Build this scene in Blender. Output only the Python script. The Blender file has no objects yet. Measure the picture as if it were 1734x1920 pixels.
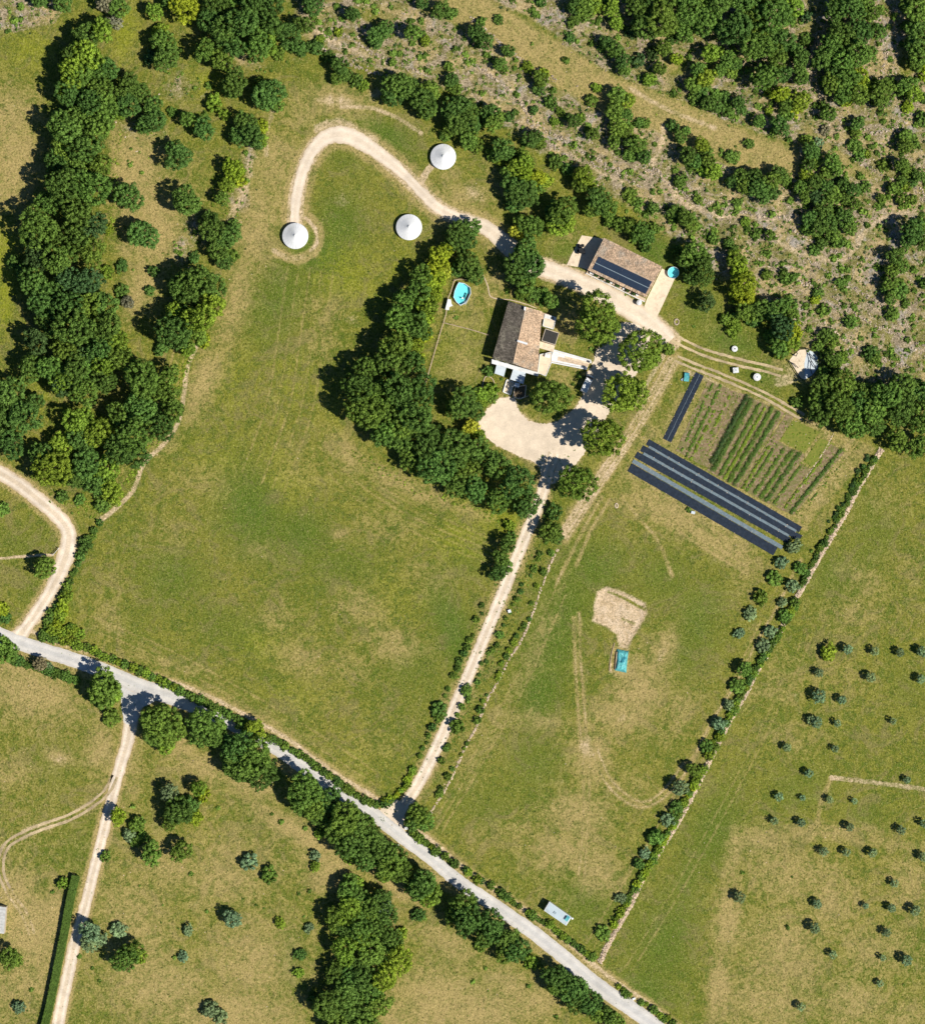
import bpy, math, random
import numpy as np
from mathutils import Vector, Matrix

# ------------------------------------------------------------------ camera, world, sun
S = 0.15                       # metres per photograph pixel
HC = 700.0                     # height of the camera above the ground
sc = bpy.context.scene
C = sc.collection
cam_d = bpy.data.cameras.new('camera'); cam = bpy.data.objects.new('camera', cam_d); C.objects.link(cam)
cam.location = (0, 0, HC); cam.rotation_euler = (0, 0, 0)
cam_d.sensor_fit = 'VERTICAL'; cam_d.sensor_height = 24.0
cam_d.lens = 12.0 / ((960 * S) / HC)
cam_d.clip_start = 1.0; cam_d.clip_end = 20000
sc.camera = cam
SUN_EL = math.radians(52); SX, SY = 0.905, -0.425
w = bpy.data.worlds.new('World'); sc.world = w; w.use_nodes = True
wn = w.node_tree.nodes; wn.clear()
sky = wn.new('ShaderNodeTexSky'); sky.sky_type = 'NISHITA'; sky.sun_disc = False
sky.sun_elevation = SUN_EL; sky.sun_rotation = math.atan2(SX, SY)
bg = wn.new('ShaderNodeBackground'); bg.inputs[1].default_value = 0.05
wo = wn.new('ShaderNodeOutputWorld')
wb = wn.new('ShaderNodeMix'); wb.data_type = 'RGBA'; wb.blend_type = 'MULTIPLY'; wb.inputs[0].default_value = 1; wb.inputs[7].default_value = (.54, .82, 1.18, 1)   # white balance of the picture
w.node_tree.links.new(sky.outputs[0], wb.inputs[6]); w.node_tree.links.new(wb.outputs[2], bg.inputs[0]); w.node_tree.links.new(bg.outputs[0], wo.inputs[0])
sd = bpy.data.lights.new('sun', 'SUN'); sd.energy = 5.0; sd.angle = math.radians(0.5); sd.color = (1, 0.955, 0.87)
sun = bpy.data.objects.new('sun', sd); C.objects.link(sun)
tosun = Vector((SX * math.cos(SUN_EL), SY * math.cos(SUN_EL), math.sin(SUN_EL)))
sun.rotation_euler = tosun.to_track_quat('Z', 'Y').to_euler(); sun.location = (100, -50, 150)
sc.view_settings.view_transform = 'Standard'; sc.view_settings.look = 'None'
sc.view_settings.exposure = 0.0; sc.view_settings.gamma = 1.0; sc.view_settings.use_curve_mapping = False
sc.cycles.max_bounces = 6; sc.cycles.diffuse_bounces = 2; sc.cycles.transparent_max_bounces = 4
random.seed(7); rng = np.random.default_rng(11)

# ------------------------------------------------------------------ helpers
def PX(x, y, z=0.0):
    """point of the place that stands at photograph pixel (x, y), z metres up"""
    k = (1 - z / HC) * S
    return ((x - 867) * k, (960 - y) * k, z)
def mesh_np(name, v, faces, mat=None, attrs=None, nper=4, smooth=False):
    v = np.asarray(v, dtype=np.float32).reshape(-1, 3); f = np.asarray(faces, dtype=np.int32).reshape(-1, nper)
    me = bpy.data.meshes.new(name)
    me.vertices.add(len(v)); me.vertices.foreach_set('co', v.ravel())
    me.loops.add(f.size); me.loops.foreach_set('vertex_index', f.ravel())
    me.polygons.add(len(f)); me.polygons.foreach_set('loop_start', np.arange(0, f.size, nper, dtype=np.int32))
    me.polygons.foreach_set('loop_total', np.full(len(f), nper, dtype=np.int32))
    if attrs:
        for k, a in attrs.items():
            at = me.attributes.new(k, 'FLOAT', 'POINT'); at.data.foreach_set('value', np.asarray(a, dtype=np.float32))
    me.update(calc_edges=True); me.validate()
    if smooth: me.polygons.foreach_set('use_smooth', np.ones(len(me.polygons), dtype=bool))
    if mat: me.materials.append(mat)
    return me
class MB:
    """collects faces of one mesh"""
    def __init__(s): s.v = []; s.f = []; s.a = []
    def add(s, vs, fs, a=0.5):
        o = len(s.v); s.v += [tuple(p) for p in vs]; s.f += [tuple(i + o for i in f) for f in fs]; s.a += [a] * len(vs)
    def prism(s, poly, z0, z1, a=0.5):
        n = len(poly)
        area = sum(poly[i][0] * poly[(i + 1) % n][1] - poly[(i + 1) % n][0] * poly[i][1] for i in range(n))
        if area < 0: poly = poly[::-1]
        vs = [(p[0], p[1], z0) for p in poly] + [(p[0], p[1], z1) for p in poly]
        fs = [tuple(range(n - 1, -1, -1)), tuple(range(n, 2 * n))] + [(i, (i + 1) % n, n + (i + 1) % n, n + i) for i in range(n)]
        s.add(vs, fs, a)
    def box(s, c, sx, sy, sz, rz=0, a=0.5):
        cr, sr = math.cos(rz), math.sin(rz)
        pl = [(c[0] + x * cr - y * sr, c[1] + x * sr + y * cr) for x, y in ((-sx/2, -sy/2), (sx/2, -sy/2), (sx/2, sy/2), (-sx/2, sy/2))]
        s.prism(pl, c[2], c[2] + sz, a)
    def cyl(s, c, r0, r1, h, n=16, a=0.5, cap=True):
        vs = [(c[0] + r * math.cos(2*math.pi*i/n), c[1] + r * math.sin(2*math.pi*i/n), c[2] + z) for r, z in ((r0, 0), (r1, h)) for i in range(n)]
        fs = [(i, (i+1) % n, n + (i+1) % n, n + i) for i in range(n)]
        if cap: fs += [tuple(range(n - 1, -1, -1)), tuple(range(n, 2*n))]
        s.add(vs, fs, a)
    def tube(s, pts, r, n=6, a=0.5):
        pts = [Vector(p) for p in pts]
        for p, q in zip(pts[:-1], pts[1:]):
            d = (q - p).normalized(); u = d.orthogonal().normalized(); w_ = d.cross(u)
            vs = [(b + (u * math.cos(2*math.pi*i/n) + w_ * math.sin(2*math.pi*i/n)) * r) for b in (p, q) for i in range(n)]
            s.add(vs, [(i, (i+1) % n, n + (i+1) % n, n + i) for i in range(n)] + [tuple(range(n - 1, -1, -1)), tuple(range(n, 2*n))], a)
    def rock(s, c, r, flat=0.6, a=None):
        b = [(-1,-1,0),(1,-1,0),(1.1,.9,0),(-.9,1,0),(-.6,-.6,1),(.7,-.5,1),(.6,.6,1),(-.7,.5,1)]
        th = random.random()*6.28; cr, sr = math.cos(th), math.sin(th); ex = random.uniform(.6, 1.3)
        vs = []
        for x, y, z in b:
            x *= ex * random.uniform(.75, 1.15); y *= random.uniform(.75, 1.15) / ex
            vs.append((c[0] + (x*cr - y*sr)*r*.75, c[1] + (x*sr + y*cr)*r*.75, c[2] - .05 + z*r*flat*1.2*random.uniform(.7, 1.1)))
        s.add(vs, [(4,5,6,7),(0,1,5,4),(1,2,6,5),(2,3,7,6),(3,0,4,7)], random.random() if a is None else a)
    def mesh(s, name, mat):
        me = bpy.data.meshes.new(name); me.from_pydata(s.v, [], s.f)
        at = me.attributes.new('v', 'FLOAT', 'POINT'); at.data.foreach_set('value', np.asarray(s.a, dtype=np.float32))
        me.materials.append(mat); me.update(); return me
    def build(s, name, mat, parent=None, kind=None):
        return link(name, s.mesh(name, mat), parent, kind)
def link(name, me, parent=None, kind=None):
    o = bpy.data.objects.new(name, me); C.objects.link(o)
    if parent is not None: o.parent = parent
    if kind: o['kind'] = kind
    return o
def tag(o, label, cat, group=None):
    o['label'] = label; o['category'] = cat
    if group: o['group'] = group
    return o
def thing(name, label, cat, loc, group=None):
    o = bpy.data.objects.new(name, None); C.objects.link(o); o.location = loc; o.empty_display_size = .2
    return tag(o, label, cat, group)
def part(name, mb, mat, root, kind=None):
    """child mesh whose vertices were written in world metres"""
    l = root.location
    mb.v = [(x - l.x, y - l.y, z - l.z) for x, y, z in mb.v]
    return mb.build(name, mat, root, kind)
def subpart(name, mb, mat, p, kind=None):
    l = p.parent.location; mb.v = [(x - l.x, y - l.y, z - l.z) for x, y, z in mb.v]
    return mb.build(name, mat, p, kind)

# ------------------------------------------------------------------ node helper
class NT:
    def __init__(s, name):
        s.m = bpy.data.materials.new(name); s.m.use_nodes = True; s.t = s.m.node_tree; s.t.nodes.clear()
        s.out = s.t.nodes.new('ShaderNodeOutputMaterial')
    def n(s, typ, **kw):
        nd = s.t.nodes.new('ShaderNode' + typ)
        for k, v in kw.items(): setattr(nd, k, v)
        return nd
    def l(s, a, b): s.t.links.new(a, b)
    def setin(s, nd, i, v):
        if isinstance(v, (int, float)): nd.inputs[i].default_value = v
        elif isinstance(v, (tuple, list)): nd.inputs[i].default_value = (*v, 1) if len(v) == 3 and nd.inputs[i].type == 'RGBA' else v
        else: s.l(v, nd.inputs[i])
    def math(s, op, a, b=0.0, c=0.0, clamp=False):
        nd = s.n('Math', operation=op, use_clamp=clamp); s.setin(nd, 0, a); s.setin(nd, 1, b); s.setin(nd, 2, c); return nd.outputs[0]
    def mix(s, f, a, b, blend='MIX'):
        nd = s.n('Mix', data_type='RGBA', blend_type=blend); s.setin(nd, 0, f); s.setin(nd, 6, a); s.setin(nd, 7, b); return nd.outputs[2]
    def pos(s): return s.n('NewGeometry').outputs['Position']
    def noise(s, scale, detail=4, rough=0.55, dist=0.0, vec=None, off=0):
        nd = s.n('TexNoise'); nd.inputs['Scale'].default_value = scale; nd.inputs['Detail'].default_value = detail
        nd.inputs['Roughness'].default_value = rough; nd.inputs['Distortion'].default_value = dist
        v = vec if vec is not None else s.pos()
        if off:
            mp = s.n('VectorMath', operation='ADD'); s.l(v, mp.inputs[0]); mp.inputs[1].default_value = (off, off * 1.7, 0); v = mp.outputs[0]
        s.l(v, nd.inputs['Vector']); return nd.outputs['Fac']
    def attr(s, name):
        nd = s.n('Attribute'); nd.attribute_name = name; return nd.outputs['Fac']
    def sstep(s, v, a, b):
        nd = s.n('MapRange', interpolation_type='SMOOTHSTEP'); s.setin(nd, 0, v); nd.inputs[1].default_value = a; nd.inputs[2].default_value = b
        return nd.outputs[0]
    def lin(s, v, a, b, c, d):
        nd = s.n('MapRange'); s.setin(nd, 0, v); nd.inputs[1].default_value = a; nd.inputs[2].default_value = b
        nd.inputs[3].default_value = c; nd.inputs[4].default_value = d; return nd.outputs[0]
    def mulc(s, col, f):
        vm = s.n('VectorMath', operation='SCALE'); s.l(col, vm.inputs[0]); s.setin(vm, 3, f); return vm.outputs[0]
    def bsdf(s, col, rough=0.9, bump=None, bstr=0.5, bdist=0.1, metal=0, spec=0.2, trans=0):
        p = s.n('BsdfPrincipled'); s.setin(p, 'Base Color', col); p.inputs['Roughness'].default_value = rough
        p.inputs['Metallic'].default_value = metal; p.inputs['Specular IOR Level'].default_value = spec
        if bump is not None:
            b = s.n('Bump'); b.inputs['Strength'].default_value = bstr; b.inputs['Distance'].default_value = bdist
            s.l(bump, b.inputs['Height']); s.l(b.outputs[0], p.inputs['Normal'])
        o = p.outputs[0]
        if trans:
            tr = s.n('BsdfTranslucent'); s.setin(tr, 0, col); mx = s.n('MixShader'); mx.inputs[0].default_value = trans
            s.l(o, mx.inputs[1]); s.l(tr.outputs[0], mx.inputs[2]); o = mx.outputs[0]
        s.l(o, s.out.inputs[0]); return s.m

def simple(name, col, rough=.85, var=.25, scale=1.5, spec=.2, metal=0, bs=.3, useattr=.0, stain=None):
    t = NT(name); n1 = t.noise(scale, 6, .65); n2 = t.noise(scale * 6, 3, .6, off=3)
    f = t.math('ADD', t.lin(n1, .36, .64, 1 - var, 1 + var), t.lin(n2, .3, .7, -var*.4, var*.4))
    if useattr: f = t.math('MULTIPLY', f, t.lin(t.attr('v'), 0, 1, 1 - useattr, 1 + useattr))
    rgb = t.n('RGB'); rgb.outputs[0].default_value = (*col, 1); c = rgb.outputs[0]
    if stain: c = t.mix(t.sstep(t.noise(scale*.45, 5, .7, .5, off=17), .5, .66), c, stain)
    return t.bsdf(t.mulc(c, f), rough, n2, bs, .05, metal, spec)

M = {}
M['white'] = simple('white_paint', (.78, .78, .76), .6, .06, .8, stain=(.68, .67, .64))
M['canvas'] = simple('white_canvas', (.77, .77, .76), .7, .06, .6, stain=(.69, .69, .67))
M['bluewhite'] = simple('pale_awning', (.60, .66, .69), .6, .06, .8)
M['caravan'] = simple('caravan_roof', (.50, .58, .60), .5, .06, .7, stain=(.44, .5, .51))
M['cream'] = simple('cream_paving', (.80, .65, .47), .9, .08, 1.2, stain=(.66, .52, .37))
M['creamwall'] = simple('cream_render', (.62, .52, .40), .9, .12, 1.0)
M['charcoal'] = simple('charcoal_felt', (.050, .047, .042), .9, .15, 1.5)
M['stone'] = simple('pale_limestone', (.60, .465, .33), .95, .2, 1.2, useattr=.35)
M['rubble'] = simple('grey_limestone', (.46, .37, .27), .95, .2, 1.2, useattr=.4)
M['tile_pale'] = simple('pale_clay_tile', (.56, .40, .265), .9, .18, .5, useattr=.42, stain=(.43, .355, .27))
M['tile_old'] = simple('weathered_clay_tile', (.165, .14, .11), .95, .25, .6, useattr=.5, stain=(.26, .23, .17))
M['panel'] = simple('solar_glass', (.028, .042, .070), .25, .08, .5, spec=.5)
M['metal'] = simple('grey_metal', (.30, .37, .40), .5, .1, 2, metal=.3)
M['dark'] = simple('dark_rubber', (.02, .022, .025), .6, .2, 2)
M['black_sheet'] = simple('black_weed_sheet', (.016, .026, .043), .7, .25, 1.3, spec=.2, stain=(.024, .034, .050))
M['grey_sheet'] = simple('grey_mulch_sheet', (.16, .21, .235), .8, .22, 3, stain=(.22, .25, .25))
M['wood'] = simple('brown_deck_wood', (.115, .085, .05), .9, .3, 3)
M['timber'] = simple('fence_timber', (.42, .31, .19), .9, .2, 3)
M['turq'] = simple('turquoise_tarpaulin', (.10, .42, .42), .45, .25, 1.2, spec=.4, stain=(.035, .26, .33))
M['poolwall'] = simple('pool_wall', (.65, .70, .74), .5, .06, 2)
M['liner'] = simple('pool_liner', (.42, .90, .93), .5, .05, 2)
M['bark'] = simple('bark', (.12, .09, .065), .95, .3, 3)
M['glass'] = simple('window_glass', (.03, .04, .05), .1, .05, 2, spec=.6)
M['wreath'] = simple('cut_stone', (.60, .48, .36), .95, .15, 2)
t = NT('pool_water')
g1 = t.n('BsdfGlass'); g1.inputs['IOR'].default_value = 1.33; g1.inputs['Roughness'].default_value = .0; g1.inputs['Color'].default_value = (.60, .93, .97, 1)
tr = t.n('BsdfTransparent'); tr.inputs[0].default_value = (.66, .97, .97, 1); mx = t.n('MixShader'); mx.inputs[0].default_value = .85
t.l(g1.outputs[0], mx.inputs[1]); t.l(tr.outputs[0], mx.inputs[2]); t.l(mx.outputs[0], t.out.inputs[0]); M['water'] = t.m

# foliage: colour of the plant comes from the object's own colour, each leaf a little different
t = NT('foliage'); oi = t.n('ObjectInfo'); v = t.attr('v')
n1 = t.noise(.9, 3, .6)
f = t.math('MULTIPLY', t.lin(v, 0, 1, .58, 1.72), t.lin(n1, .38, .62, .85, 1.18))
hs = t.n('HueSaturation'); t.l(oi.outputs['Color'], hs.inputs['Color']); t.l(t.lin(v, 0, 1, .512, .493), hs.inputs['Hue'])
col = t.mulc(hs.outputs[0], f)
M['leaf'] = t.bsdf(col, .65, spec=.12, trans=.22)
TONES = {'d': (.118, .205, .038), 'm': (.158, .252, .040), 'y': (.31, .385, .030), 'g': (.225, .315, .145), 'k': (.085, .148, .042), 'l': (.235, .33, .036), 'v': (.195, .292, .038), 'x': (.42, .45, .05), 'b': (.28, .25, .14), 's': (.52, .42, .19)}
TWORD = {'d': 'dark green', 'm': 'green', 'y': 'yellow-green', 'g': 'grey-green', 'k': 'blackish green', 'l': 'light green', 'v': 'fresh green', 'x': 'golden yellow', 'b': 'bare brownish'}

# gravel and road surfaces (u runs -1..1 across, along in metres)
def road_mat(name, edge, mid, pale, rut=.5, var=.1):
    t = NT(name); u = t.attr('u'); au = t.math('ABSOLUTE', u)
    n1 = t.noise(.35, 6, .6, .3); n2 = t.noise(2.5, 5, .7, off=5); n3 = t.noise(.08, 3, .5, off=9)
    ra = t.math('SUBTRACT', 1.0, t.sstep(t.math('ABSOLUTE', t.math('SUBTRACT', au, .5)), .08, .34))
    c = t.mix(t.math('MULTIPLY', ra, rut), mid, pale)
    c = t.mix(t.math('MULTIPLY', t.sstep(t.math('ADD', au, t.lin(n2, .3, .7, -.3, .3)), .75, 1.1), .8), c, edge)
    f = t.math('MULTIPLY', t.lin(n1, .36, .64, 1 - var, 1 + var), t.lin(n2, .36, .64, 1 - var*.9, 1 + var*.9))
    f = t.math('MULTIPLY', f, t.lin(n3, .35, .65, 1 - var*.6, 1 + var*.6))
    return t.bsdf(t.mulc(c, f), .95, n2, .5, .05)
M['gravel'] = road_mat('pale_gravel', (.50, .38, .24), (.73, .60, .45), (.82, .70, .55))
M['drive'] = road_mat('two_rut_gravel', (.46, .34, .20), (.67, .54, .39), (.82, .70, .56), .7, .13)
M['asphalt'] = road_mat('worn_pale_asphalt', (.58, .49, .38), (.565, .54, .505), (.67, .625, .565), .7, .09)
M['track'] = road_mat('dry_earth_track', (.30, .25, .11), (.44, .34, .19), (.60, .46, .30), .4, .25)

# ------------------------------------------------------------------ distances (in photograph pixels) for the ground's masks
def seg_dist(X, Y, pts):
    d = np.full(X.shape, 1e9, dtype=np.float32)
    for (x0, y0), (x1, y1) in zip(pts[:-1], pts[1:]):
        dx, dy = x1 - x0, y1 - y0; L = dx*dx + dy*dy + 1e-9
        tt = np.clip(((X - x0)*dx + (Y - y0)*dy) / L, 0, 1)
        d = np.minimum(d, np.hypot(X - (x0 + tt*dx), Y - (y0 + tt*dy)))
    return d
def poly_sd(X, Y, pts):
    p = list(pts) + [pts[0]]; d = seg_dist(X, Y, p); ins = np.zeros(X.shape, dtype=bool)
    for (x0, y0), (x1, y1) in zip(p[:-1], p[1:]):
        if y0 == y1: continue
        ins ^= ((y0 > Y) != (y1 > Y)) & (X < (x1 - x0)*(Y - y0)/(y1 - y0) + x0)
    return np.where(ins, -d, d)
def smooth_line(pts, step=3.0):
    """Catmull-Rom through the points, resampled"""
    p = [Vector((*q, 0)) for q in pts]; p = [p[0]*2 - p[1]] + p + [p[-1]*2 - p[-2]]; out = []
    for i in range(1, len(p) - 2):
        n = max(2, int((p[i+1] - p[i]).length / step))
        for k in range(n):
            t_ = k / n
            q = .5*((2*p[i]) + (-p[i-1] + p[i+1])*t_ + (2*p[i-1] - 5*p[i] + 4*p[i+1] - p[i+2])*t_*t_ + (-p[i-1] + 3*p[i] - 3*p[i+1] + p[i+2])*t_**3)
            out.append((q.x, q.y))
    out.append((p[-2].x, p[-2].y)); return out

ROAD = [(-80,1150),(0,1190),(40,1206),(90,1222),(150,1241),(215,1266),(270,1290),(330,1308),(400,1338),(450,1365),(520,1404),(570,1440),(630,1482),(690,1519),(750,1566),(810,1611),(860,1653),(930,1700),(1000,1749),(1060,1797),(1099,1831),(1150,1869),(1200,1903),(1260,1950),(1330,2010)]
FARM = [(-60,850),(0,886),(40,911),(80,943),(110,970),(128,995),(128,1025),(118,1060),(98,1103),(72,1145),(48,1178),(28,1204)]
SOUTH = [(262,1290),(247,1345),(240,1390),(225,1440),(207,1510),(192,1570),(176,1635),(160,1700),(143,1760),(130,1820),(115,1890),(105,1950),(95,2010)]
DRIVE = [(728,1548),(748,1523),(775,1485),(800,1440),(822,1395),(850,1333),(880,1262),(908,1195),(934,1133),(957,1075),(985,1005),(1008,950),(1022,905),(1040,850)]
UPPER = [(1255,640),(1222,606),(1185,583),(1150,560),(1110,540),(1070,522),(1035,508),(985,492),(945,455),(915,430),(880,415),(845,403),(815,385),(785,355),(750,320),(710,288),(670,262),(635,252),(605,262),(582,290),(565,330),(556,372),(553,405),(553,425)]
YARD = [(893,800),(915,765),(940,745),(965,748),(972,770),(990,787),(1020,795),(1048,788),(1075,768),(1092,740),(1098,705),(1112,680),(1118,655),(1135,640),(1165,605),(1215,620),(1200,690),(1150,760),(1110,830),(1070,880),(1040,905),(1020,900),(1005,870),(960,850),(920,828)]
ETRK = [(1245,625),(1275,640),(1310,657),(1350,670),(1400,683),(1440,692),(1465,700)]
FTRK = [(1268,672),(1300,686),(1345,703),(1400,726),(1440,745),(1475,765),(1505,782)]
LTRK = [(216,1455),(200,1485),(170,1510),(130,1533),(80,1550),(35,1570),(10,1590),(2,1620),(5,1645),(16,1668)]

def axis(lo, hi, step):
    a = np.arange(lo, hi + step/2, step); out = [10, 30, 80, 200, 500, 1300, 3200]
    return np.concatenate([lo - np.array(out[::-1]), a, hi + np.array(out)])
gx = axis(-141.0, 141.0, .45); gy = axis(-155.0, 155.0, .45)
WX, WY = np.meshgrid(gx, gy); X = (WX/S + 867).astype(np.float32); Y = (960 - WY/S).astype(np.float32)
A = {k: np.zeros(X.shape, dtype=np.float32) for k in ('lush', 'dry', 'rock', 'bare', 'lime')}
def ss(v, a, b): q = np.clip((v - a)/(b - a), 0, 1); return q*q*(3 - 2*q)
def put(ch, m, val): A[ch] = np.maximum(A[ch], m*val) if val > 0 else np.clip(A[ch]*(1 - m*(-val)), 0, 1)
def blob(ch, x, y, rx, ry, rot, val):
    c, s_ = math.cos(math.radians(rot)), math.sin(math.radians(rot)); u = ((X-x)*c + (Y-y)*s_)/rx; v_ = (-(X-x)*s_ + (Y-y)*c)/ry
    put(ch, np.exp(-(u*u + v_*v_)), val)
def area(ch, pts, val, soft=12): put(ch, 1 - ss(poly_sd(X, Y, pts), -soft, soft), val)
def stroke(ch, pts, wd, val, soft=None):
    soft = soft or wd; put(ch, 1 - ss(seg_dist(X, Y, smooth_line(pts, 12)), wd*.5, wd*.5 + soft), val)
HILL = [(540,-40),(1800,-40),(1800,700),(1640,725),(1560,690),(1500,640),(1430,560),(1340,510),(1280,450),(1230,415),(1160,370),(1090,330),(1020,285),(950,235),(880,185),(800,150),(720,125),(640,110),(580,70)]
area('rock', HILL, .85, 26)
area('rock', [(-40,-40),(70,-40),(120,20),(100,45),(30,60),(-40,50)], .8, 10)
for q in ((470,290,14,70,12,.5),(445,370,20,40,10,.7),(385,430,40,30,30,.75),(450,110,60,18,20,.4),(340,470,25,30,0,.6),(640,60,60,20,30,.8),(700,110,60,14,28,.9),(335,160,60,30,20,.4),(270,240,60,40,20,.35)): blob('rock', *q)
# the open grassy band across the slope and other breaks in the scree
stroke('rock', [(820,-20),(900,30),(980,70),(1060,130),(1150,180),(1250,215),(1330,255),(1400,280),(1460,300)], 56, -.97, 24)
stroke('dry', [(800,-30),(900,30),(980,80),(1060,130),(1150,180),(1250,220),(1330,255),(1400,285),(1470,310)], 54, .85, 24)
stroke('rock', [(1510,250),(1560,290),(1620,330)], 20, -.7, 16); stroke('dry', [(1510,250),(1560,290),(1620,330)], 20, .7, 16)
stroke('rock', [(640,30),(760,60),(860,130),(960,210),(1040,270),(1100,300)], 10, .3, 20)
for q in ((1265,120,40,26,10,.9),(700,30,50,20,20,.5),(1700,120,20,30,0,.4)): blob('rock', q[0], q[1], q[2], q[3], q[4], -.95); blob('dry', *q[:5], .45)
# pale paths on the slope
for pts, wd in (([(1284,383),(1320,395),(1360,404),(1400,402),(1440,412),(1470,400)], 7), ([(1284,383),(1240,330),(1220,300)], 6), ([(1734,395),(1690,400),(1650,412),(1625,430),(1605,460),(1580,490)], 9),
                ([(1245,235),(1240,270),(1225,300)], 8), ([(880,120),(940,150),(975,190),(1010,240)], 2), ([(1040,270),(1120,320),(1180,345)], 2), ([(570,30),(610,70),(680,100),(760,140)], 5), ([(1440,430),(1470,460),(1520,480),(1570,490)], 9), ([(1180,165),(1250,205),(1340,240)], 5)):
    stroke('bare', pts, wd*.5, .50, 9)
# meadows: tone patches
for q in ((470,950,70,110,-20,.75),(560,1000,70,60,20,.6),(640,420,55,60,0,.65),(600,470,60,50,0,.8),(520,560,60,110,20,.55),(640,300,40,30,30,.4),(720,250,70,30,30,.8),(330,1080,80,60,0,.5),(440,1180,90,50,20,.4),(850,1180,40,110,-20,.75),(770,1250,60,50,0,.4),(880,1040,60,60,0,.4),(260,1150,50,40,0,.3),(640,1060,90,50,0,.4),
          (1040,1180,60,140,20,.7),(1010,1300,50,80,15,.75),(1110,1060,90,70,10,.6),(1240,1080,70,60,0,.45),(1300,1180,60,120,20,.55),(1000,1430,60,80,0,.45),(920,1520,60,50,0,.35),(1100,1690,80,60,30,.5),(1200,1750,40,50,0,.4),
          (1640,1000,60,80,0,.4),(1560,1080,60,60,0,.4),(1340,1560,60,120,20,.55),(1250,1760,60,120,20,.6),(1210,1860,70,60,20,.6),(1290,1640,30,120,15,.5),(1420,1580,30,20,0,.5),(1500,1480,80,60,0,.35),(1620,1530,50,30,0,.4),(1700,1300,40,60,0,.25),
          (100,1430,80,60,0,.35),(150,1600,40,60,0,.35),(40,1020,60,60,0,.3),(60,1100,50,50,0,.3),(150,1340,70,80,0,.2),(545,1800,25,60,0,.65),(530,1740,20,30,0,.5),(1310,560,40,60,0,.6),(1370,640,60,30,15,.7),(1440,700,50,25,10,.7),(1230,470,50,30,25,.85),(1180,430,50,20,25,.6),(1060,470,30,20,0,.5),(850,610,12,30,0,.4),(290,1540,60,40,0,.25),(470,1520,40,40,0,.3),(820,1780,50,40,0,.3),(880,1850,60,50,0,.25)): blob('lush', *q)
for q in ((560,720,60,60,0,.35),(430,700,80,90,0,.3),(400,860,90,70,0,.3),(630,780,20,90,-5,.3),(950,960,80,60,0,.6),(860,1010,60,50,0,.5),(500,1210,60,40,0,.45),(540,900,60,50,0,.4),(650,520,60,60,0,.55),(520,860,60,30,0,.35),(560,1310,80,40,20,.3),(680,1420,80,40,0,.3),(740,1120,50,70,0,.3),
          (160,60,30,40,0,.3),(235,60,22,60,10,.6),(60,90,50,40,0,.5),(10,480,30,80,0,.9),(10,560,14,60,0,.9),(340,700,14,40,20,.8),(400,150,50,30,0,.6),(75,760,18,60,0,.5),(110,1165,22,20,30,.95),(120,1140,14,40,0,.8),(745,500,20,70,10,.4),(830,640,30,50,0,.3),(870,640,30,60,0,.35),(1040,300,60,30,30,.4),(1000,330,40,20,0,.6),(1150,400,60,20,20,.4),(1480,850,40,18,20,.6),(1540,620,10,30,0,.4),(240,650,10,20,0,.6),(800,590,12,60,10,.9),(812,520,10,40,0,.9)): blob('lime', *q)
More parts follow.
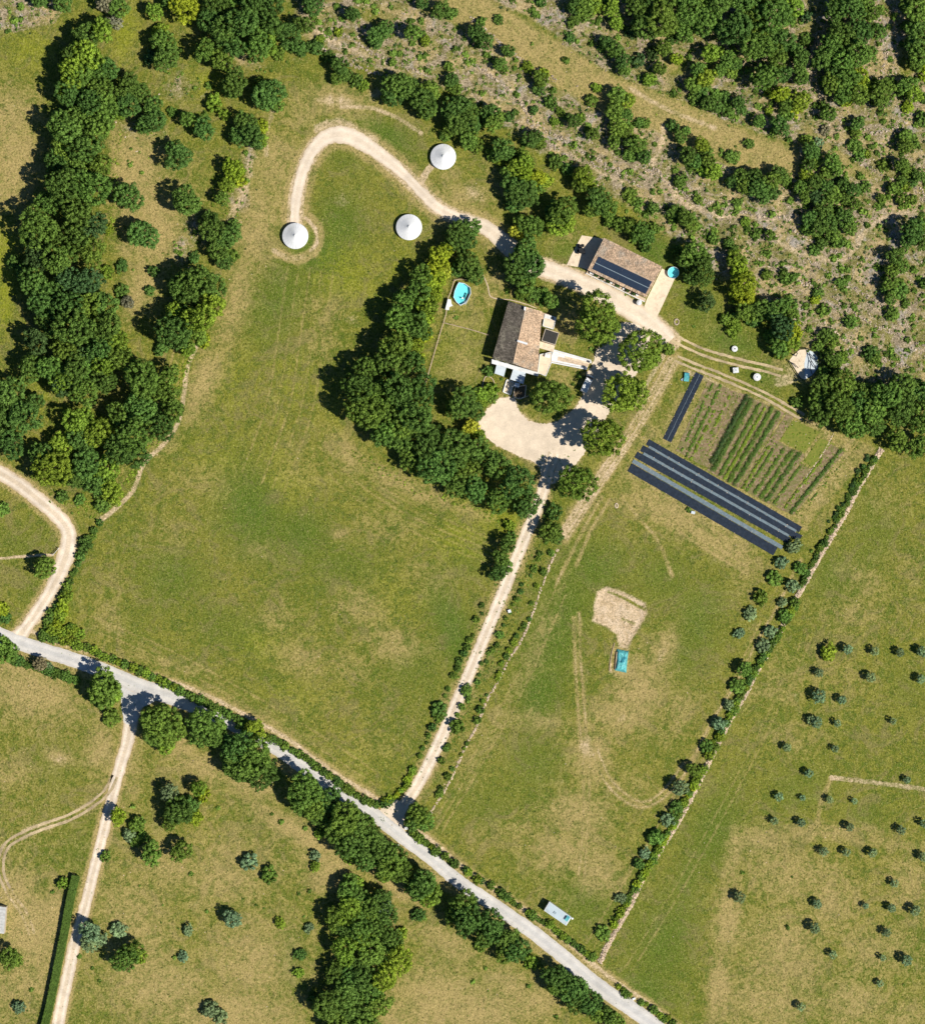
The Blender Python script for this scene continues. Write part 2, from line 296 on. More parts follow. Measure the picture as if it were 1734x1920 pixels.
for q in ((30,320,60,110,0,.75),(20,220,60,60,0,.6),(250,330,60,120,0,.75),(290,430,60,80,0,.8),(265,540,40,70,20,.9),(215,300,10,130,0,.6),(400,60,60,20,0,.3),(640,190,90,36,10,.85),(560,210,50,50,0,.6),(520,300,50,90,10,.55),(480,420,50,100,15,.6),(440,560,30,120,15,.6),(380,720,30,80,25,.7),(300,830,30,40,40,.7),(620,590,30,60,30,.5),(600,640,50,40,20,.45),(650,850,30,60,-40,.7),(760,910,120,22,25,.8),(880,960,60,16,20,.6),(590,570,30,20,0,.5),
          (680,1140,60,45,20,.6),(740,1210,60,40,10,.7),(660,1250,70,40,20,.45),(560,1230,70,40,20,.6),(520,1160,50,40,0,.5),(590,1330,80,30,0,.3),(800,1080,70,40,20,.4),(720,990,70,40,10,.45),(560,880,60,50,0,.4),(380,900,80,40,0,.45),(320,1000,60,50,0,.3),(200,1160,40,60,0,.45),(300,1240,120,18,18,.5),(480,1340,140,14,28,.6),(640,1450,60,14,30,.6),(700,1400,50,40,0,.35),(640,1000,20,14,0,.7),(480,1030,40,30,0,.4),(220,1100,30,60,15,.3),
          (1250,960,140,40,26,.85),(1330,1010,120,26,28,.85),(1200,900,60,30,26,.6),(1200,1290,60,90,25,.85),(1160,1340,60,40,0,.8),(1270,1330,40,60,20,.5),(1240,1220,30,60,25,.8),(1110,1420,40,60,0,.85),(1000,1350,90,28,12,.55),(900,1380,60,60,0,.4),(1080,1530,70,50,0,.75),(1060,1600,90,50,0,.7),(960,1560,60,50,0,.4),(1120,1640,60,50,0,.6),(1040,1680,60,30,0,.35),(900,1570,40,40,0,.4),(1180,1470,60,40,0,.3),(1410,1300,60,40,0,.3),(1400,1060,40,60,20,.5),
          (1600,1150,80,50,0,.45),(1560,1270,70,60,0,.4),(1470,1280,50,60,0,.5),(1620,1090,60,40,30,.5),(1490,1380,70,50,0,.4),(1560,960,50,60,30,.35),(1660,930,60,50,0,.35),(1700,1060,60,50,0,.35),(1560,1560,120,20,0,.75),(1430,1570,60,30,0,.75),(1360,1720,30,90,8,.85),(1345,1850,26,80,4,.85),(1480,1640,110,60,0,.5),(1470,1780,90,90,0,.55),(1440,1880,90,60,0,.6),(1560,1690,60,60,0,.55),(1640,1780,80,60,0,.45),(1600,1880,90,50,0,.5),(1700,1660,40,60,0,.5),(1700,1900,60,40,0,.4),(1500,1850,60,50,0,.4),
          (70,1290,100,60,10,.75),(190,1290,50,30,20,.8),(30,1250,60,30,10,.8),(190,1400,30,60,0,.6),(110,1420,26,14,20,.8),(20,1450,50,30,0,.4),(60,1750,60,90,0,.85),(30,1680,50,50,0,.8),(100,1720,30,60,0,.8),(20,1860,60,60,0,.5),(60,1830,50,40,0,.6),(110,1800,30,70,0,.6),(30,1240,40,20,0,.6),
          (250,1740,80,120,0,.45),(300,1850,110,60,0,.6),(420,1640,90,70,0,.45),(470,1800,90,90,0,.55),(430,1900,120,50,0,.7),(260,1800,60,40,0,.6),(320,1620,60,50,0,.5),(560,1560,110,20,30,.8),(620,1630,60,40,30,.7),(740,1660,70,20,40,.8),(380,1440,60,30,20,.6),(470,1470,60,24,20,.75),(820,1880,90,70,0,.75),(900,1900,100,50,0,.7),(840,1770,80,30,30,.5),(960,1850,60,40,30,.5),(740,1900,40,50,0,.6),(1000,1880,60,40,0,.6),(340,1390,40,50,0,.5),(240,1470,30,90,12,.3),
          (860,600,60,50,0,.5),(870,680,50,50,0,.55),(830,700,30,30,0,.4),(880,560,30,30,0,.5),(1060,600,40,50,0,.7),(1090,690,30,30,0,.6),(1050,710,40,30,0,.6),(1010,770,60,20,0,.3),(985,560,60,20,15,.6),(930,520,30,30,0,.7),(920,560,20,20,0,.8),(1030,560,40,12,20,.7),(1250,830,30,120,25,.7),(1210,850,40,90,28,.6),(1170,900,30,60,30,.5),(870,370,60,30,0,.8),(840,340,30,40,0,.6),(930,340,30,60,0,.6),(1330,600,30,30,0,.2),(1290,700,60,14,20,.5),(1470,690,40,30,0,.6),(1060,440,40,20,0,.4),
          (1190,1000,40,30,0,.25),(1000,1220,30,160,22,.45),(930,1360,30,120,24,.45),(870,1440,30,60,20,.4)): blob('dry', *q)
for q in ((640,190,50,16,10,.5),(700,180,40,14,-30,.4),(890,362,26,22,20,.45),(1160,1135,0,0,0,0),(640,380,26,20,0,.3),(1100,1400,18,30,0,.45),(1165,1345,14,14,0,.3),(660,600,20,14,0,.3),(1240,1225,10,40,25,.3),(1060,870,40,60,25,.4),(115,1425,22,12,20,.45),(1505,700,30,20,0,.4),(1240,640,36,14,0,.5),(995,1270,6,6,0,.3)):
    if q[2]: blob('bare', *q)
# bare edges: field margins, verges, rut lines, the sand patch, the banks
def off(pts, d):
    sl = smooth_line(pts, 20); o = []
    for i, (x, y) in enumerate(sl):
        a = sl[max(i-1, 0)]; b = sl[min(i+1, len(sl)-1)]; dx, dy = b[0]-a[0], b[1]-a[1]; L = math.hypot(dx, dy) + 1e-6
        o.append((x + dy/L*d, y - dx/L*d))
    return o
stroke('dry', off(ROAD[2:], 24), 14, .9, 10); stroke('bare', off(ROAD[2:], 26), 5, .62, 5); stroke('bare', off(ROAD[2:], 17), 2, .3, 4); stroke('dry', off(ROAD, -18), 8, .8, 14)
stroke('dry', FARM, 34, .85, 10); stroke('dry', SOUTH, 26, .8, 8); stroke('dry', DRIVE, 30, .75, 12); stroke('dry', UPPER[8:], 40, .75, 16)
stroke('bare', UPPER[8:], 26, .55, 7); stroke('bare', FARM, 26, .5, 6); area('bare', YARD, .85, 8); area('dry', YARD, .9, 26); stroke('bare', DRIVE, 22, .4, 8)
stroke('bare', UPPER[:8], 30, .75, 12)
stroke('bare', [(600,245),(640,235),(700,270)], 16, .5, 14); stroke('bare', [(785,350),(800,322),(815,306)], 9, .62, 5)
stroke('bare', [(640,200),(700,203),(750,225),(790,250)], 4, .5, 6); stroke('bare', [(512,205),(500,250),(500,290)], 4, .4, 8)
stroke('bare', [(370,645),(352,690),(345,740),(335,790),(310,830),(270,870),(250,920),(215,955),(190,975)], 5, .62, 5)
stroke('bare', [(470,300),(460,360),(430,410)], 6, .45, 8)
yt = [(554 + 46*math.cos(a/8*math.pi*2), 443 + 44*math.sin(a/8*math.pi*2)) for a in range(-2, 4)]
stroke('dry', yt, 12, .85, 8); stroke('bare', [(572,408),(592,430),(594,455),(582,470)], 4, .6, 4); stroke('bare', [(515,470),(540,484),(570,482)], 7, .4, 6)
GT = [(1262,675),(1235,725),(1200,785),(1165,840),(1130,890),(1085,960),(1055,1005)]
for d_, w_, v_ in ((-9, 2, .55), (-3, 1.5, .5), (4, 2.5, .62), (10, 2, .5)): stroke('bare', off(GT, d_), w_, v_, 3.5)
stroke('dry', GT, 22, .8, 12); stroke('bare', GT[:3], 10, .4, 9)
stroke('bare', [(1245,665),(1215,715),(1190,760)], 5, .5, 6); stroke('bare', [(1128,885),(1090,940),(1055,1005)], 5, .5, 12)
stroke('bare', [(1290,698),(1330,714),(1385,745)], 6, .5, 5); stroke('bare', [(1480,690),(1490,705),(1460,715)], 16, .45, 8)
stroke('dry', [(1320,700),(1260,850)], 8, .6, 6); stroke('dry', [(1205,825),(1510,990)], 6, .8, 8)
for pts in ([(1075,1160),(1078,1230),(1083,1320),(1090,1400)], [(1086,1150),(1088,1230),(1095,1320),(1100,1390)], [(1105,1400),(1104,1480),(1100,1560),(1096,1640)], [(1092,1400),(1094,1480),(1092,1560),(1085,1640)],
            [(1108,1405),(1125,1450),(1150,1485),(1185,1510),(1215,1512),(1250,1490),(1290,1440),(1330,1360),(1380,1280),(1420,1200),(1450,1150)], [(1120,1405),(1138,1450),(1160,1478),(1190,1500),(1215,1502),(1245,1480),(1282,1430)],
            [(1130,930),(1100,980),(1070,1040),(1040,1100)], [(1145,935),(1110,990),(1080,1060)], [(1170,940),(1230,1010),(1260,1080)], [(1450,1150),(1480,1090),(1500,1050)]):
    q_ = .44 if pts[-1] in ((1450,1150),(1282,1430)) else .34; stroke('bare', pts, 1.5, q_, 3.0); stroke('dry', pts, 3, .7, 6)
for k in range(9):
    stroke('dry', [(1195 + k*4, 880 + k*9), (1290, 945 + k*8), (1400, 1020 + k*7)], 1.5, .7 if k % 2 else .95, 4)
stroke('bare', [(1558,1458),(1620,1465),(1690,1474),(1760,1484)], 7, .5, 4); stroke('dry', [(1558,1458),(1540,1500),(1530,1550)], 5, .7, 5)
stroke('dry', [(1380,1560),(1365,1640),(1350,1760),(1335,1920)], 10, .5, 24); stroke('dry', [(1400,1565),(1550,1565),(1734,1590)], 6, .5, 22)
stroke('bare', [(0,1047),(50,1043),(100,1040)], 3, .7, 3)
SAND = [(1118,1108),(1135,1100),(1170,1110),(1210,1130),(1213,1150),(1200,1175),(1185,1200),(1178,1218),(1158,1215),(1155,1190),(1135,1175),(1110,1165),(1112,1140)]
area('bare', SAND, .8, 7); area('dry', [(1145,1205),(1180,1215),(1182,1262),(1165,1275),(1143,1268)], .9, 7); stroke('bare', [(1145,1225),(1143,1262)], 3, .5, 4); blob('bare', 1150, 1268, 12, 8, 0, .35)
for d_ in (-5, 5): stroke('bare', off([(10,1655),(22,1680),(45,1710),(60,1750)], d_), 3, .45, 5); stroke('bare', off(LTRK, d_), 5, .38, 4)
# kitchen garden soil and the lawns
GARD = [(1325,703),(1480,770),(1645,840),(1515,985),(1400,925),(1270,842)]
area('dry', GARD, .65, 5); area('bare', GARD, .24, 5); area('lush', GARD, -.7, 5)
area('lush', [(822,600),(845,570),(905,600),(925,660),(905,720),(800,722)], .25, 8)
for base, offs in (([(655,800),(690,850),(760,900),(860,948),(950,985)], (-34, -44, -55, -67, -80)), ([(365,660),(350,720),(330,810),(265,880),(220,955)], (-16, -26, -38, -52)), ([(160,1190),(300,1250),(430,1320),(560,1395),(690,1480)], (14, 24, 36)), ([(1030,1100),(950,1280),(860,1440),(800,1540)], (12, 22, 34)), ([(1480,1190),(1380,1400),(1260,1620),(1150,1800)], (-30, -44, -60, 26, 40)), ([(560,500),(540,640),(520,760),(470,900)], (-20, 0, 22, 44, 66))):
    for k, d_ in enumerate(offs): stroke('dry', off(base, d_), 1.0, (.55, .40, .62, .45, .5)[k % 5], 3.2)
    for k, d_ in enumerate(offs): stroke('lush', off(base, d_ + 5), 1.0, .38, 3.2)
def addm(ch, pts, val, soft=30): A[ch] = A[ch] + (1 - ss(poly_sd(X, Y, pts), -soft, soft))*val
addm('dry', [(-60,1235),(240,1330),(200,1560),(130,1950),(-60,1950)], .24); addm('dry', [(250,1330),(460,1420),(700,1620),(860,1720),(1010,1830),(1140,1960),(110,1960)], .26)
addm('dry', [(450,250),(540,260),(540,430),(480,620),(400,760),(330,830),(330,700),(420,560)], .22); addm('dry', [(1380,1570),(1760,1600),(1760,1960),(1330,1960)], .20); addm('dry', [(1100,1300),(1420,1300),(1180,1720),(940,1560)], .12)
addm('dry', [(210,250),(330,250),(420,300),(400,480),(300,520),(220,480)], .25); addm('dry', [(-50,120),(90,160),(60,380),(-50,420)], .2)
stroke('bare', [(1140,1110),(1170,1122),(1207,1143)], 2.5, -.75, 3); stroke('bare', [(1165,1160),(1190,1170)], 1.5, -.5, 3)
MOUND = [(1280,1160)]
n_ = lambda fx, fy, ph: np.sin(X*fx + ph)*np.cos(Y*fy + ph*1.7)
Z = np.zeros(X.shape, dtype=np.float32)
def vnoise(cell, seed):
    r = np.random.default_rng(seed); g = r.random((420, 420), dtype=np.float32); u = (WX + 9000)/cell; v_ = (WY + 9000)/cell
    i, j = np.floor(u).astype(int), np.floor(v_).astype(int); a, b = (u - i).astype(np.float32), (v_ - j).astype(np.float32); a = a*a*(3-2*a); b = b*b*(3-2*b); i %= 419; j %= 419
    return (g[j, i]*(1-a)*(1-b) + g[j, i+1]*a*(1-b) + g[j+1, i]*(1-a)*b + g[j+1, i+1]*a*b) - .5
rel = vnoise(6, 1)*.9 + vnoise(2.6, 2)*.6 + vnoise(1.1, 3)*.42
Z += (A['rock']*rel*1.0).astype(np.float32) + (vnoise(1.3, 4)*.10 + vnoise(.9, 5)*.06)*(1 - np.clip(A['bare']*2, 0, 1))
Z = np.where(A['bare'] > .55, Z*.15, Z)
# keep the ground below everything laid on it
HARD = [(ROAD, 16), (FARM, 16), (SOUTH, 14), (DRIVE, 14), (UPPER, 24), (ETRK, 8), (FTRK, 8), (LTRK, 8)]
flat = np.ones(X.shape, dtype=np.float32)
for pts, wd in HARD: flat *= ss(seg_dist(X, Y, smooth_line(pts, 12)), wd, wd + 8)
for pl in (YARD, GARD, [(1180,815),(1520,985),(1470,1045),(1165,880)], [(1060,430),(1290,500),(1230,610),(1040,520)], [(900,540),(1120,560),(1110,770),(900,770)], [(1235,830),(1305,690),(1330,700),(1265,835)]): flat *= ss(poly_sd(X, Y, pl), 0, 10)
Z = Z*flat - .03*(1 - flat)
# the little banks and cut of the sand patch
bank = np.exp(-(seg_dist(X, Y, [(1140,1102),(1180,1112),(1213,1130)])/4.0)**2)*.45; Z += bank
Z -= np.exp(-(seg_dist(X, Y, [(1150,1108),(1205,1133)])/4.0)**2)*.0
pit = 1 - ss(poly_sd(X, Y, SAND), -12, 2); Z += pit*(-.25 + vnoise(3.2, 8)*.30)*flat
SURF = (gx, gy, Z)
def ground_z(px, py):
    x, y = (px - 867)*S, (960 - py)*S
    i = min(max(int(np.searchsorted(gx, x)) - 1, 0), len(gx) - 2); j = min(max(int(np.searchsorted(gy, y)) - 1, 0), len(gy) - 2)
    return float(Z[j, i])
def sample(ch, px, py):
    x, y = (px - 867)*S, (960 - py)*S
    return float(A[ch][min(int(np.searchsorted(gy, y)), len(gy) - 1), min(int(np.searchsorted(gx, x)), len(gx) - 1)])

t = NT('ground_cover')
nb = t.noise(.035, 4, .6, .6); nm = t.noise(.16, 6, .68, .8, off=31); nf = t.noise(1.75, 7, .74, .7, off=7); nh = t.noise(2.7, 6, .78, .6, off=13)
# streaky mown texture
mp = t.n('Mapping'); t.l(t.pos(), mp.inputs['Vector']); mp.inputs['Rotation'].default_value = (0, 0, math.radians(24)); mp.inputs['Scale'].default_value = (2.4, .42, 1)
nst = t.noise(1.5, 6, .75, .5, vec=mp.outputs[0]); nstn = t.lin(nst, .36, .64, -.5, .5)
mix1 = t.math('ADD', t.math('MULTIPLY', nm, .45), t.math('ADD', t.math('MULTIPLY', nf, .38), t.math('MULTIPLY', nst, .17)))
mixn = t.lin(mix1, .37, .63, -.5, .5); nfn = t.lin(nf, .36, .64, -.5, .5); nhn = t.lin(nh, .34, .66, -.5, .5)
def msk(name, lo=.38, hi=.62, k=1.0, src=mix1):
    a = t.attr(name); return t.sstep(t.math('ADD', a, t.math('MULTIPLY', mixn, k)), lo, hi)
nq = t.lin(t.noise(.42, 5, .65, 1.2, off=91), .38, .62, -.5, .5)
c = t.mix(t.sstep(nb, .38, .62), (.155, .178, .027), (.212, .208, .038))
c = t.mix(t.math('MULTIPLY', t.sstep(mixn, .05, .5), .65), c, (.32, .26, .10))
c = t.mix(t.math('MULTIPLY', t.sstep(mixn, -.02, -.45), .8), c, (.088, .130, .024))
c = t.mix(t.math('MULTIPLY', t.sstep(nq, .05, .42), .6), c, (.28, .255, .050))
c = t.mix(t.math('MULTIPLY', t.sstep(nq, -.05, -.42), .6), c, (.095, .145, .022))
c = t.mix(t.math('MULTIPLY', t.sstep(t.noise(.11, 6, .74, 1.4, off=123), .50, .62), .55), c, (.27, .215, .095))
lk = t.math('ADD', t.math('MULTIPLY', mixn, .45), t.math('MULTIPLY', nq, .45))
c = t.mix(t.math('MULTIPLY', t.sstep(t.math('ADD', t.attr('lush'), lk), .08, .85), .82), c, (.078, .150, .020))
c = t.mix(t.math('MULTIPLY', t.sstep(t.math('ADD', t.attr('lime'), lk), .08, .80), .85), c, (.26, .28, .030))
c = t.mix(t.math('MULTIPLY', t.sstep(t.math('ADD', t.attr('dry'), t.math('MULTIPLY', lk, 1.0)), .10, 1.15), .95), c, (.47, .35, .155))
c = t.mix(t.math('MULTIPLY', t.sstep(nhn, .12, .45), .5), c, (.44, .37, .16))
c = t.mix(t.math('MULTIPLY', t.sstep(nfn, -.10, -.45), .5), c, (.078, .105, .022))
c = t.mix(t.math('MULTIPLY', t.sstep(nstn, .08, .45), .42), c, (.36, .31, .12))
c = t.mix(t.math('MULTIPLY', t.sstep(nstn, -.12, -.45), .35), c, (.10, .14, .028))
rk = t.mix(t.lin(nfn, -.35, .35, 0, 1), (.25, .195, .12), (.47, .375, .26))
rk = t.mix(t.math('MULTIPLY', t.sstep(t.noise(.09, 5, .7, 1.2, off=41), .53, .62), .75), rk, (.38, .345, .31))
rk = t.mix(t.math('MULTIPLY', t.sstep(t.noise(.20, 6, .72, .8, off=53), .43, .56), .85), rk, (.205, .195, .048))
rk = t.mix(t.math('MULTIPLY', t.sstep(t.noise(.13, 5, .7, .8, off=77), .50, .62), .85), rk, (.50, .375, .19))
rk = t.mix(t.math('MULTIPLY', t.sstep(nhn, .2, .45), .75), rk, (.62, .52, .40))
rk = t.mix(t.math('MULTIPLY', t.sstep(nhn, -.15, -.42), .6), rk, (.12, .10, .045))
c = t.mix(msk('rock', .18, .62, .6), c, rk)
c = t.mix(msk('bare', .22, .78, .55), c, t.mix(t.lin(t.math('ADD', nq, t.math('MULTIPLY', nfn, .5)), -.5, .5, 0, 1), (.57, .42, .255), (.74, .57, .395)))
c = t.mix(t.math('MULTIPLY', t.sstep(t.math('ADD', nhn, nfn), -.38, -.68), .7), c, (.050, .072, .018))
f = t.math('MULTIPLY', t.lin(nfn, -.5, .5, .78, 1.22), t.lin(nhn, -.5, .5, .68, 1.32))
hs = t.n('HueSaturation'); hs.inputs['Saturation'].default_value = 1.05; hs.inputs['Hue'].default_value = .503; hs.inputs['Value'].default_value = .98; t.l(c, hs.inputs['Color']); c = hs.outputs[0]
M['ground'] = t.bsdf(t.mulc(c, f), 1.0, t.math('ADD', nf, t.math('MULTIPLY', nh, .5)), .9, .35, spec=.05)
ny, nx = X.shape
idx = np.arange(nx*ny).reshape(ny, nx)
F = np.stack([idx[:-1, :-1], idx[:-1, 1:], idx[1:, 1:], idx[1:, :-1]], -1).reshape(-1, 4)
far = ((np.abs(WX) > 141.2) | (np.abs(WY) > 155.2)); Z[far] = -.03
g = link('ground', mesh_np('ground', np.stack([WX, WY, Z], -1).reshape(-1, 3), F, M['ground'], {k: v_.ravel() for k, v_ in A.items()}, smooth=True), kind='structure')

# ------------------------------------------------------------------ roads, tracks, yard
def ribbon(name, pts, half, z, mat, jit=.22, cols=8, seed=0, closed_w=None):
    sl = smooth_line(pts, 2.6); r = np.random.default_rng(seed); n = len(sl); vs = []; us = []; ul = []
    ja = np.convolve(r.random(n + 8) - .5, np.ones(3)/3, 'same')[:n]*2.4; jb = np.convolve(r.random(n + 8) - .5, np.ones(3)/3, 'same')[:n]*2.4
    for i, (x, y) in enumerate(sl):
        a = sl[max(i-1, 0)]; b = sl[min(i+1, n-1)]; dx, dy = b[0]-a[0], b[1]-a[1]; L = math.hypot(dx, dy) + 1e-6
        h = half if not closed_w else float(np.interp(i/(n-1), [q[0] for q in closed_w], [q[1] for q in closed_w]))
        for k in range(cols + 1):
            u = -1 + 2*k/cols; e = h*u + (ja[i]*jit/S if k == 0 else 0) + (jb[i]*jit/S if k == cols else 0)
            p = PX(x + dy/L*e, y - dx/L*e); vs.append((p[0], p[1], z)); us.append(u)
    fs = [(i*(cols+1)+k, i*(cols+1)+k+1, (i+1)*(cols+1)+k+1, (i+1)*(cols+1)+k) for i in range(n-1) for k in range(cols)]
    me = mesh_np(name, vs, fs, mat, {'u': us}); 
    if me.polygons[0].normal.z < 0: me.flip_normals()
    return link(name, me, kind='structure')
def patch(name, pts, z, mat, jit=.25, seed=0, smooth=True):
    sl = smooth_line(list(pts) + [pts[0]], 3)[:-1] if smooth else pts; r = random.Random(seed)
    pl = [PX(x + r.uniform(-1, 1)*jit/S, y + r.uniform(-1, 1)*jit/S) for x, y in sl]
    me = bpy.data.meshes.new(name); me.from_pydata([(p[0], p[1], z) for p in pl], [], [tuple(range(len(pl)))]); me.materials.append(mat); me.update()
    if me.polygons[0].normal.z < 0: me.flip_normals()
    return link(name, me, kind='structure')
patch('gravel_yard', YARD, .012, M['gravel'], .3, 3)
ribbon('driveway', DRIVE, 11.5, .020, M['drive'], .24, seed=4)
ribbon('upper_drive', UPPER, 14, .028, M['gravel'], .30, seed=5, closed_w=[(0, 15), (.12, 19), (.27, 16), (.37, 17), (.5, 10), (.62, 9), (.78, 17), (.85, 11), (.93, 10), (1, 9)])
ribbon('farm_road', FARM, 12.5, .012, M['drive'], .28, seed=6, closed_w=[(0, 13), (.5, 14), (.62, 17), (.75, 12), (.93, 11.5), (1, 20)])
ribbon('lane', SOUTH, 12, .016, M['drive'], .2, seed=7, closed_w=[(0, 22), (.05, 15), (.12, 12), (.4, 10), (1, 12.5)])
ribbon('road', ROAD, 13.5, .036, M['asphalt'], .14, seed=8, closed_w=[(0, 14), (.2, 14), (.27, 17), (.33, 13), (.6, 12.5), (1, 15)])
patch('road_junction', [(722,1512),(745,1500),(760,1515),(757,1545),(760,1572),(735,1560),(700,1530)], .031, M['gravel'], .2, 9)
patch('road_bellmouth', [(228,1320),(225,1290),(250,1288),(300,1300),(285,1318),(262,1330),(256,1352),(235,1356)], .031, M['asphalt'], .12, 10)
for nm_, pts, gap in (('east_track', ETRK, 6), ('field_track', FTRK, 5), ('west_track', LTRK, 5)):
    for sgn in (-1, 1):
        ribbon(nm_, off(pts, sgn*gap), 2.5, .018 + .002*sgn, M['track'], .16, 3, seed=hash(nm_) % 97 + sgn if False else len(nm_) + sgn)
PAD1 = [(1241,503),(1256,512),(1264,524),(1238,580),(1228,602),(1206,578),(1212,561)]
PAD2 = [(1090,441),(1131,448),(1101,506),(1090,502),(1062,497),(1070,480)]
patch('concrete_pad', PAD1, .045, M['cream'], .06, 1, False); patch('concrete_pad', PAD2, .045, M['cream'], .06, 2, False)

# ------------------------------------------------------------------ foliage meshes
def leaves(cent, nrm, size, val):
    """one bent leaf spray (a quad) per centre, facing nrm"""
    n = len(cent); r = rng.normal(size=(n, 3)); t1 = np.cross(nrm, r); t1 /= np.linalg.norm(t1, axis=1)[:, None] + 1e-9
    t2 = np.cross(nrm, t1); s1 = (size*rng.uniform(.7, 1.3, n))[:, None]; s2 = (size*rng.uniform(.45, .9, n))[:, None]
    q = np.stack([cent - t1*s1, cent - t2*s2 - nrm*s2*.25, cent + t1*s1, cent + t2*s2 - nrm*s2*.25], 1)
    return q.reshape(-1, 3), np.arange(4*n).reshape(-1, 4), np.repeat(val, 4)
def crown_mesh(name, R, H, zc, seed, leaf=.30, clump=.62, dens=1.0, lob=.22, per=44, low=-.35, gap=1.0):
    """crown of leaf clumps on an uneven dome: R radius, H half height, zc centre height"""
    r = np.random.default_rng(seed); K = r.normal(size=(11, 3)); K /= np.linalg.norm(K, axis=1)[:, None]; K[:, 2] = np.abs(K[:, 2])*.7
    amp = r.uniform(.6, 1.2, 11)
    cs = []; cv = []; cr = []
    for shell, frac in ((1.0, 1.0), (.66, .4), (.35, .4)):
        ar = 2*math.pi*(R*shell)*(H*shell)*1.5; m = max(3, int(ar/(clump*1.5)**2*dens*frac))
        d = r.normal(size=(m*4, 3)); d /= np.linalg.norm(d, axis=1)[:, None]; d = d[d[:, 2] > low]
        # even spread: greedy rejection
        keep = []; mind = 1.62*gap*clump/max(R*shell, .1)
        for q in d:
            if len(keep) >= m: break
            if not keep or np.min(np.linalg.norm(np.array(keep) - q, axis=1)) > mind*.8: keep.append(q)
        d = np.array(keep); e = ((np.maximum(0, d @ K.T)**6)*amp).sum(1)
        rad = shell*(1 - lob + lob*1.6*np.clip(e, 0, 1.1)) * r.uniform(.90, 1.07, len(d))
        c = d*rad[:, None]*np.array([R, R, H]) + np.array([0, 0, zc]); c[:, :2] += r.normal(size=(len(c), 2))*.08
        cs.append(c); cv.append(r.uniform(.1, .9, len(c))); cr.append(clump*r.uniform(.7, 1.45, len(c)))
    cs = np.concatenate(cs); cv = np.concatenate(cv); cr = np.concatenate(cr); n = len(cs)
    dirs = r.normal(size=(n, per, 3)); dirs[..., 2] += .35; dirs /= np.linalg.norm(dirs, axis=2)[..., None]
    rr = r.uniform(.55, 1.0, (n, per, 1))
    pos = cs[:, None] + dirs*rr*cr[:, None, None]*np.array([1, 1, .8])
    nr = dirs + r.normal(size=dirs.shape)*.30; nr /= np.linalg.norm(nr, axis=2)[..., None]
    vv = np.clip(cv[:, None]*.6 + r.uniform(0, .4, (n, per)), 0, 1)
    q, f, a = leaves(pos.reshape(-1, 3), nr.reshape(-1, 3), np.full(n*per, leaf), vv.ravel())
    return mesh_np(name, q, f, M['leaf'], {'v': a})
def trunk_mesh(name, R, zc, seed):
    r = random.Random(seed); mb = MB(); tr = max(.06, R*.06)
    mb.cyl((0, 0, -.15), tr*1.25, tr*.8, zc*.6 + .15, 8)
    for k in range(5):
        a = k*1.2566 + r.uniform(-.4, .4); q = (math.cos(a)*R*.55, math.sin(a)*R*.55, zc + R*.12)
        mb.tube([(0, 0, zc*.5), (q[0]*.45, q[1]*.45, zc*.75), q], tr*.38, 5)
    return mb.mesh(name, M['bark'])
SIZES = [(.9, 2), (1.45, 3), (2.1, 3), (3.0, 4), (4.1, 4), (5.2, 4), (6.5, 3)]
PROTO = []
for si, (R, nv) in enumerate(SIZES):
    vs = []
    for k in range(nv):
        zc = 1.22*R + .25; H = .80*R
        vs.append((crown_mesh('crown', R*.93, H, zc, 100 + si*10 + k, leaf=(.13, .17, .21, .25, .27, .285, .30)[si], clump=(.30, .42, .54, .66, .76, .82, .86)[si],
                              per=(30, 36, 42, 50, 54, 56, 56)[si], lob=(.12, .18, .24, .28, .30, .30, .28)[si]), zc))
    PROTO.append((R, vs, trunk_mesh('trunk', R, 1.22*R + .25, si)))
BUSH = [crown_mesh('foliage', 1.0, .80, .55, 300 + k, leaf=.17, clump=.36, per=34, lob=.2, low=-.2) for k in range(4)]
def colour(o, tone):
    c = TONES[tone]; j = random.uniform(.80, 1.20); h = random.uniform(-.12, .10)
    o.color = (c[0]*j*(1 + h), c[1]*j, c[2]*j*(1 - h), 1)
ORD = ['first','second','third','fourth','fifth','sixth','seventh','eighth','ninth','tenth','eleventh','twelfth','thirteenth','fourteenth','fifteenth','sixteenth','seventeenth','eighteenth','nineteenth','twentieth']
def ordn(i): 
    if i < 20: return ORD[i]
    if i < 29: return 'twenty-' + ORD[i-20]
    return 'thirtieth' if i == 29 else 'thirty-' + ORD[i-30]
PLANTS = []
def one_plant(x, y, r, tone, noun, label, group, tall=1.0):
    Rm = r*S*.99
    if noun == 'shrub':
        o = link('shrub', random.choice(BUSH)); o.location = PX(x, y, .5)[:2] + (ground_z(x, y) - .03,)
        k = Rm; o.scale = (k*random.uniform(.85, 1.15), k*random.uniform(.85, 1.15), k*random.uniform(.8, 1.1)); o.rotation_euler.z = random.uniform(0, 6.28)
        colour(o, tone); tag(o, label, 'shrub', group); return
    si = min(range(len(SIZES)), key=lambda i: abs(math.log(SIZES[i][0]/Rm))); R, vs, tm = PROTO[si]; cm, zc = random.choice(vs); k = Rm/R
    hz = (random.uniform(.95, 1.2) if Rm > 2 else random.uniform(.85, 1.05))*tall
    if noun == 'olive_tree': hz = random.uniform(1.0, 1.15)
    p = PX(x, y, zc*k*hz); root = thing(noun, label, 'tree', (p[0], p[1], ground_z(x, y) - .03), group)
    root.rotation_euler.z = random.uniform(0, 6.28); root.scale = (k*random.uniform(.93, 1.07), k*random.uniform(.93, 1.07), k*hz)
    c = link('crown', cm, root); colour(c, tone); link('trunk', tm, root)
